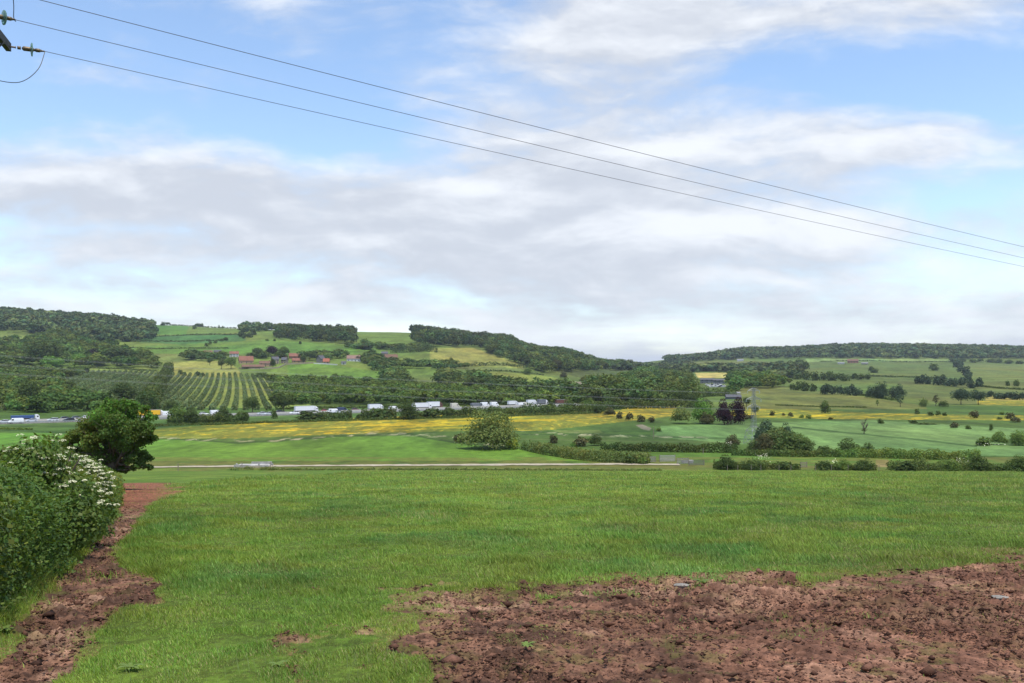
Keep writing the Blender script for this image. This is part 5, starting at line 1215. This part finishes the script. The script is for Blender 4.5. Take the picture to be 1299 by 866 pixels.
# stray shoots standing out of the hedge
ns = 520; si = rng.uniform(1.2, 6.2, ns); i0 = np.floor(si).astype(int); fr = (si-i0)[:, None]; pc = HC[i0]*(1-fr)+HC[np.minimum(i0+1, 7)]*fr; nd = dd[i0]; nn_ = np.stack([-nd[:, 1], nd[:, 0]], -1)
Ps = []; Ss = []
for k in range(ns):
    sd = rng.random(); lat_ = rng.uniform(-1.0, .6); gx = pc[k]+nn_[k]*lat_; g_ = float(ground_z(gx[0], gx[1])); h_ = float(htop(np.array([gx[0]]), np.array([gx[1]]), np.array([0.]))[0])
    if sd < .6: p0 = np.array([gx[0], gx[1], g_+h_*.9]); v_ = np.array([rng.normal()*.25, rng.normal()*.25, 1.])
    else: gx = pc[k]-nn_[k]*1.15; p0 = np.array([gx[0], gx[1], g_+h_*rng.uniform(.15, .8)]); v_ = np.array([-nn_[k][0], -nn_[k][1], rng.uniform(-.2, .9)])+rng.normal(size=3)*.25
    v_ /= np.linalg.norm(v_); L_ = rng.uniform(.15, .5); m_ = int(L_*38)
    t_ = np.linspace(.0, 1, m_)[:, None]; P_ = p0+v_*L_*t_+np.array([0, 0, -.12])*t_**2*L_+rng.normal(size=(m_, 3))*.028; Ps.append(P_); Ss.append(np.full(m_, .05 if gx[1] < 25 else .08))
P_ = np.concatenate(Ps); V, Q = leaf_quads(P_, rng.normal(size=P_.shape)+np.array([0, 0, .8]), np.concatenate(Ss)*rng.uniform(.6, 1.3, len(P_)))
o = link('shoots', mesh_np('shoots', V, Q, leafcol(len(P_), 1.35), False, [LEAF['hedge']]), fh); o.matrix_parent_inverse = Matrix.Translation(fh.location).inverted()
# solid dark core added inside the foliage to block light
cm = MB(); rings = []
for i, (x, y) in enumerate(HC[1:]):
    n_ = dd[i+1]; nx_, ny_ = -n_[1], n_[0]; g = float(ground_z(x, y)); h_ = float(htop(np.array([x]), np.array([y]), np.array([0.]))[0])*.62
    rings.append([(x+nx_*o_*.55, y+ny_*o_*.55, g+z_*h_) for o_, z_ in ((-1.25, -.1), (-1.2, .6), (-.7, 1), (.7, 1), (1.2, .6), (1.25, -.1))])
c = cm.loft(rings).build('stems_or_dark_core', CORE, fh); c.matrix_parent_inverse = Matrix.Translation(fh.location).inverted()
tag(fh, 'thick leafy green hedge running along the left edge of the field', 'hedge')
UMB = mat_simple('elder_flower', (.58, .57, .38), .8, 0, .12, 30)
def elder(px, Yd, wd, h_, nleaf, nfl, label, toppx):
    x = (px-CX)/F*Yd+.75; z = float(ground_z(x, Yd)); r = empty('elder_bush', (x, Yd, z)); h_ = EZ+(HY-toppx)/F*Yd-z
    V, Q, c_ = crown(nleaf, .050/wd*1.25, nl=26, shape='bush', lobe=(.13, .24)); V = normu(V)*np.array([wd, wd, h_])
    link('foliage', mesh_np('elder_leaves', V, Q, c_, False, [LEAF['hedge']]), r)
    # flat flower heads on the outside, each a shallow dome of florets
    P_ = []; cent = V.reshape(-1, 4, 3).mean(1); nrm = cent/np.array([wd*.5, wd*.5, h_])
    front = (nrm[:, 2] > .48) & (np.linalg.norm(nrm[:, :2], axis=1)+nrm[:, 2]*.75 > .88) & (cent[:, 1] < wd*.25)
    ci = rng.choice(np.where(front)[0], nfl*5, replace=False); Vs = []; got = []
    for k in ci:
        p = cent[k]
        if any(np.linalg.norm(p-g_) < .082 for g_ in got): continue
        got.append(p)
        if len(got) > nfl: break
        R_ = rng.uniform(.03, .078); nf = 34; a = rng.uniform(0, 6.28, nf); rr = R_*np.sqrt(rng.random(nf)); nn = np.array([p[0]*.15, -.14, 1.0]); nn /= np.linalg.norm(nn)
        t1 = np.cross(nn, [0, 1, 0]); t1 /= np.linalg.norm(t1); t2 = np.cross(nn, t1)
        out_ = np.array([p[0], p[1], p[2]*.2]); out_ = out_/np.linalg.norm(out_)*.05
        Q_ = p+out_+np.outer(rr*np.cos(a), t1)+np.outer(rr*np.sin(a), t2)+np.outer(.018*(1-(rr/R_)**2)+.02, nn)
        V2, _ = leaf_quads(Q_, nn+rng.normal(size=(nf, 3))*.25, .024); Vs.append(V2)
    V2 = np.concatenate(Vs); link('blossom', mesh_np('elder_flowers', V2, np.arange(len(V2)).reshape(-1, 4), None, False, [UMB]), r)
    mb = MB()
    for k in range(5): a = k*1.26; mb.tube([(0, 0, -.1), (math.cos(a)*.2, math.sin(a)*.2, h_*.4), (math.cos(a)*wd*.3, math.sin(a)*wd*.3, h_*.8)], [.05, .035, .01], 6)
    mb.build('stems_or_dark_core', BARK, r); return tag(r, label, 'elder bush')
elder(50, 21.5, 2.3, 2.2, 19000, 360, 'elder bush covered in flat cream flower heads, rising from the hedge before the oak', 574)
elder(-4, 15.5, 2.4, 2.5, 15000, 110, 'elder bush with fewer cream flowers at the left edge of the picture', 546)
elder(28, 17.5, 1.9, 2.2, 9000, 90, 'lower flowering elder bush between the other two elders in the hedge', 596)

# ------------------------------------------------------------------ oak in the hedge end
ox, oy = (143-CX)/F*55, 55.; oz = float(ground_z(ox, oy)); oak = empty('oak_tree', (ox, oy, oz))
OR = random.Random(4)
mb = MB(); mb.tube([(0, 0, -.3), (.05, 0, .9), (-.05, .05, 1.8), (.0, 0, 2.6), (.1, 0, 4.2)], [.24, .19, .16, .12, .04], 10)
pw = lambda px_, py_, dy=0: Vector(((px_-CX)/F*(55+dy)-ox, dy, EZ+(HY-py_)/F*(55+dy)-oz))
LB = [(150, 519, .9, 0), (132, 527, 1.0, -.6), (168, 524, .9, .5), (120, 538, .95, .6), (146, 540, 1.1, -1.0), (172, 540, .95, .3), (185, 545, .6, -.3), (102, 549, .75, 0), (92, 556, .6, .5), (118, 558, .9, -.6), (140, 562, .95, .6), (160, 560, .85, -.6),
      (178, 562, .65, .2), (134, 578, .7, -.2), (152, 583, .55, .4), (166, 584, .5, -.3), (180, 588, .42, .1), (188, 580, .34, .3), (113, 572, .6, .3), (192, 530, .42, 0), (152, 549, 1.1, .9), (128, 549, 1.0, .9), (190, 592, .26, 0), (172, 593, .28, -.2), (122, 585, .5, 0), (140, 510, .5, .3), (162, 512, .5, -.2), (84, 562, .45, 0), (130, 592, .6, .3), (146, 596, .5, .2), (120, 598, .4, 0), (176, 575, .5, .5), (108, 540, .55, 0), (186, 520, .4, 0), (100, 575, .6, .3), (88, 572, .4, 0), (110, 588, .55, 0), (97, 590, .4, 0), (158, 594, .4, .2), (166, 572, .7, .6), (188, 556, .5, 0), (194, 555, .35, .2)]
Vs, Cs = [], []
for px_, py_, r_, dy in LB:
    cpt = pw(px_, py_, dy*1.3); z0 = OR.uniform(1.0, 2.6)
    mb.tube([(0, 0, z0), (cpt*.5+Vector((0, 0, z0*.4))), cpt], [.07, .04, .012], 5)
    for k in range(3):
        e_ = cpt+Vector((OR.uniform(-1, 1), OR.uniform(-1, 1), OR.uniform(-.4, .8)))*r_*.9; mb.tube([cpt*.8+Vector((0, 0, z0*.15)), e_], [.015, .005], 4)
    n = int(1500*r_**2*1.7)+160; sub = 7; sc = rsph(sub)*r_*.62*np.array([1, 1, .75]); pk = rng.integers(0, sub, n); d_ = rsph(n)
    P_ = np.array(cpt)+sc[pk]+d_*(r_*.48*rng.uniform(.35, 1.12, n))[:, None]*np.array([1.1, 1.1, .8])
    N_ = d_*.7+rng.normal(size=(n, 3))*.6+np.array([0, 0, .25]); V, _ = leaf_quads(P_, N_, .105*rng.uniform(.6, 1.35, n)); Vs.append(V)
    top = np.clip((545-py_)/30, -1, 1); lc = leafcol(n, rng.uniform(.88, 1.1)); 
    young = np.repeat((rng.random(n) < (.10 if py_ > 530 else .45)).astype(float), 4)[:, None]        # pale green leaves more frequent at the top, bronze ones at the left
    lc = lc*(1-young)+lc*np.array([1.25, 1.75, 1.2])*young
    if px_ < 130: lc = lc*np.array([1.25, 1.0, .9])
    Cs.append(lc)
V = np.concatenate(Vs); V[:, 2] = np.maximum(V[:, 2], .2)
link('crown', mesh_np('oak_leaves', V, np.arange(len(V)).reshape(-1, 4), np.concatenate(Cs), False, [LEAF['oak']]), oak)
mb.build('trunk', BARK, oak, True); tag(oak, 'young oak tree with spreading uneven crown at the far end of the left hedge', 'tree')

# ------------------------------------------------------------------ grass
def grass():
    n = 1900000
    # distances chosen so that blades stay dense on the picture; positions are plain points of the field
    Yv = 5.2*np.exp(rng.random(n)*math.log(183/5.2)); Xv = Yv*rng.uniform(-.66, .66, n)
    Yv = Yv+rng.uniform(-.3, .3, n)*.05*Yv
    m = mudmask(Xv, Yv); tus = sstep(fbm(Xv/.22, Yv/.22, 2, 401), .62, .8)*.18+sstep(fbm(Xv/.5, Yv/.5, 3, 405), .66, .74)*.5*(m > .6)
    bare = sstep(fbm(Xv/2.4, Yv/2.4, 4, 407), .60, .74)*(Yv < 22)*.15
    hx = np.interp(Yv, HB[:, 1], HB[:, 0]); under = Xv < hx-1.2
    dens = np.where(m > .05, np.clip(1.3-m*1.6, 0, 1)+.06*tus*2, 1-bare)
    keep = (rng.random(n) < dens) & ~under; Xv, Yv, m = Xv[keep], Yv[keep], m[keep]; n = len(Xv)
    hfac = .55+1.1*sstep(fbm(Xv/.45, Yv/.45, 3, 411), .3, .75)+.9*sstep(fbm(Xv/3.2, Yv/4.2, 3, 415), .52, .72)*sstep(Yv, 9, 14)+.6*sstep(fbm(Xv/.9, Yv/1.1, 3, 417), .56, .72)+.4*sstep(fbm(Xv/6, Yv/7, 3, 418), .55, .7)
    hx = np.interp(Yv, HB[:, 1], HB[:, 0]); hfac = hfac+1.6*np.exp(-((Xv-hx+.35)/.4)**2)*rng.uniform(.3, 1.4, n); hfac = hfac*np.where((m > .12), .7, 1)*(.62+.38*sstep(Yv, 8, 13))
    h_ = .043*hfac*rng.uniform(.45, 1.4, n)*(1+sstep(Yv, 14, 90)*1.3)*(1-.4*sstep(Yv, 140, 183)); wd = (.0030+.00038*Yv)*rng.uniform(.7, 1.4, n)
    stalk = rng.random(n) < .007; h_ = np.where(stalk, .16*rng.uniform(.6, 1.2, n), h_); wd = np.where(stalk, wd*.35, wd)
    zv = ground_z(Xv, Yv)-.012
    a = rng.uniform(0, 2*math.pi, n); ln = rng.uniform(.15, .9, n)*h_*np.where(stalk, .25, 1); lx, ly = np.cos(a)*ln, np.sin(a)*ln
    b_ = rng.uniform(-.9, .9, n); wx, wy = np.cos(b_)*wd/2, np.sin(b_)*wd/2
    B0 = np.stack([Xv-wx, Yv-wy, zv], -1); B1 = np.stack([Xv+wx, Yv+wy, zv], -1)
    M1 = np.stack([Xv+wx*.8+lx*.5, Yv+wy*.8+ly*.5, zv+h_*.62], -1); T_ = np.stack([Xv+lx, Yv+ly, zv+h_], -1)
    V = np.stack([B0, B1, M1, T_], 1).reshape(-1, 3)
    k = rng.uniform(.5, 1.55, n)*(.62+.76*fbm(Xv/1.6, Yv/2.4, 4, 421, .6))*(.82+.36*fbm(Xv/7, Yv/10, 3, 422)); hue_ = rng.uniform(-.12, .12, n)+(fbm(Xv/1.1, Yv/1.1, 3, 423)-.5)*.5
    lush = sstep(fbm(Xv/2.1, Yv/3.3, 3, 425), .5, .7)
    c_ = np.stack([.222*k*(1+hue_)*(1-.22*lush), .312*k*(1-.10*lush), .072*k*(1+.12*lush)], -1)
    dry = (rng.random(n) < .04+.18*sstep(fbm(Xv/3, Yv/4, 4, 427, .6), .56, .7)); c_[dry] = np.stack([.34*k[dry], .31*k[dry], .15*k[dry]], -1)
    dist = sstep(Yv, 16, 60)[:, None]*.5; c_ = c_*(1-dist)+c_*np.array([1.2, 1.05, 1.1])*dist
    c_[stalk] = np.array([.30, .36, .16])
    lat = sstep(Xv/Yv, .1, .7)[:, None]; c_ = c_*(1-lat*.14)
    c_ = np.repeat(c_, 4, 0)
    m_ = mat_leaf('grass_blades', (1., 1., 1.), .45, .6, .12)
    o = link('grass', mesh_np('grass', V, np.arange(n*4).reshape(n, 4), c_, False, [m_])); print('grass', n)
    tag(o, 'thick green pasture grass with tufts and seed stalks covering the near field', 'grass', None, 'stuff')
grass()
# a few broad-leaved docks and stones in the field
DOCK = mat_leaf('dock_leaf', (.15, .22, .045), .3, .5, .2)
def dock(px, py, r_, label):
    Y0 = 1.7/((py-HY)/F-.1038); X0 = (px-CX)/F*Y0; z0 = float(ground_z(X0, Y0)); V = []; Q = []; 
    for k in range(11):
        a = k*2.4+rng.uniform(-.3, .3); L_ = r_*rng.uniform(.6, 1.15); wv = L_*.17; up1 = rng.uniform(.35, .9); n0 = len(V)
        for i in range(6):
            t_ = i/5; rr = L_*t_; zz0 = L_*(up1*t_-.75*up1*t_*t_); w0 = wv*math.sin(math.pi*min(.98, .12+.86*t_))
            for sgn in (-1, 1): V.append((math.cos(a)*rr-math.sin(a)*w0*sgn, math.sin(a)*rr+math.cos(a)*w0*sgn, zz0+.02+abs(w0)*.2))
        for i in range(5): Q.append((n0+2*i, n0+2*i+1, n0+2*i+3, n0+2*i+2))
    me = mesh_np('dock_plant', np.array(V), np.array(Q), np.full((len(V), 3), 1.0), True, [DOCK]); tag(link('dock_plant', me, loc=(X0, Y0, z0)), label, 'plant', 'broad leaved docks')
dock(166, 846, .12, 'broad leaved dock in the grass near the bottom left'); dock(6, 800, .14, 'broad leaved dock at the foot of the hedge, left edge'); dock(352, 846, .09, 'small dock beside the bare soil near the bottom centre')
dock(668, 824, .09, 'small green plant on the churned soil near the bottom centre'); dock(890, 742, .13, 'pale dock clump at the top edge of the churned soil')
SM = mat_simple('grey_stone', (.20, .185, .16), .9, 0, .3, 20)
for px, py, sz, lab in ((864, 744, .085, 'flat pale stone lying at the top edge of the churned soil'), (1268, 757, .075, 'flat grey stone on the churned soil near the right edge')):
    Y0 = 1.7/((py-HY)/F-.1038); X0 = (px-CX)/F*Y0; mb = MB(); k = 9; rs = [random.uniform(.75, 1.2) for _ in range(k)]
    ring = lambda sc, z: [(math.cos(6.283*j/k)*sz*rs[j]*sc*1.5, math.sin(6.283*j/k)*sz*rs[j]*sc, z+random.uniform(-.1, .1)*sz*.3) for j in range(k)]
    mb.loft([ring(.8, -.04), ring(1, .015), ring(.85, sz*.28), ring(.4, sz*.36)]); tag(mb.build('stone', SM, loc=(X0, Y0, float(ground_z(X0, Y0))-.005)), lab, 'stone')
# clods and crumbs lying on the churned soil
def clods():
    n = 110000; Yv = 5.2*np.exp(rng.random(n)*math.log(34/5.2)); Xv = Yv*rng.uniform(-.66, .66, n); m = mudmask(Xv, Yv); z1 = sstep(fbm(Xv/2.6, Yv/2.6, 3, 88), .38, .58)
    k = (m > .5) & (rng.random(n) < .4+.6*z1); Xv, Yv = Xv[k], Yv[k]; n = len(Xv)
    base_ = np.array([[0, 0, 1], [1, 0, 0], [0, 1, 0], [-1, 0, 0], [0, -1, 0], [0, 0, -1]], float); F8 = np.array([[0, 1, 2], [0, 2, 3], [0, 3, 4], [0, 4, 1], [5, 2, 1], [5, 3, 2], [5, 4, 3], [5, 1, 4]])
    s_ = .0062*np.exp(rng.normal(size=n)*.62)*(1+.03*Yv); V = base_[None]*s_[:, None, None]*np.array([1.25, 1, .6])*rng.uniform(.5, 1.3, (n, 6, 3))
    V += rng.normal(size=(n, 6, 3))*s_[:, None, None]*.25; ca, sa = np.cos(rng.uniform(0, 6.3, n)), np.sin(rng.uniform(0, 6.3, n)); 
    V = V+np.stack([Xv, Yv, ground_z(Xv, Yv)+.012], -1)[:, None]; Fq = (F8[None]+6*np.arange(n)[:, None, None]).reshape(-1, 3)
    c_ = np.repeat(np.array(lin((104, 74, 60)))[None]/1.9*rng.uniform(.5, 2.4, (n, 1)), 6, 0)
    o = link('clods', mesh_np('clods', V.reshape(-1, 3), Fq, c_, False, [GM])); tag(o, 'small crumbs and clods of brown earth lying on the churned soil', 'clods', None, 'stuff')
clods()
# ------------------------------------------------------------------ haze: one closed box of thin even air
HZ = bpy.data.materials.new('thin_haze'); HZ.use_nodes = True; t = NT(HZ.node_tree); t.n.remove(t.n['Principled BSDF'])
vol = t.node('ShaderNodeVolumePrincipled'); vol.inputs['Color'].default_value = (.80, .88, 1.0, 1); vol.inputs['Density'].default_value = .000055; vol.inputs['Anisotropy'].default_value = .2
t.l.new(vol.outputs[0], t.n['Material Output'].inputs['Volume'])
o = MB().box((0, 8400, 133.5), (130000, 18800, 273.)).build('haze', HZ); o['kind'] = 'stuff'
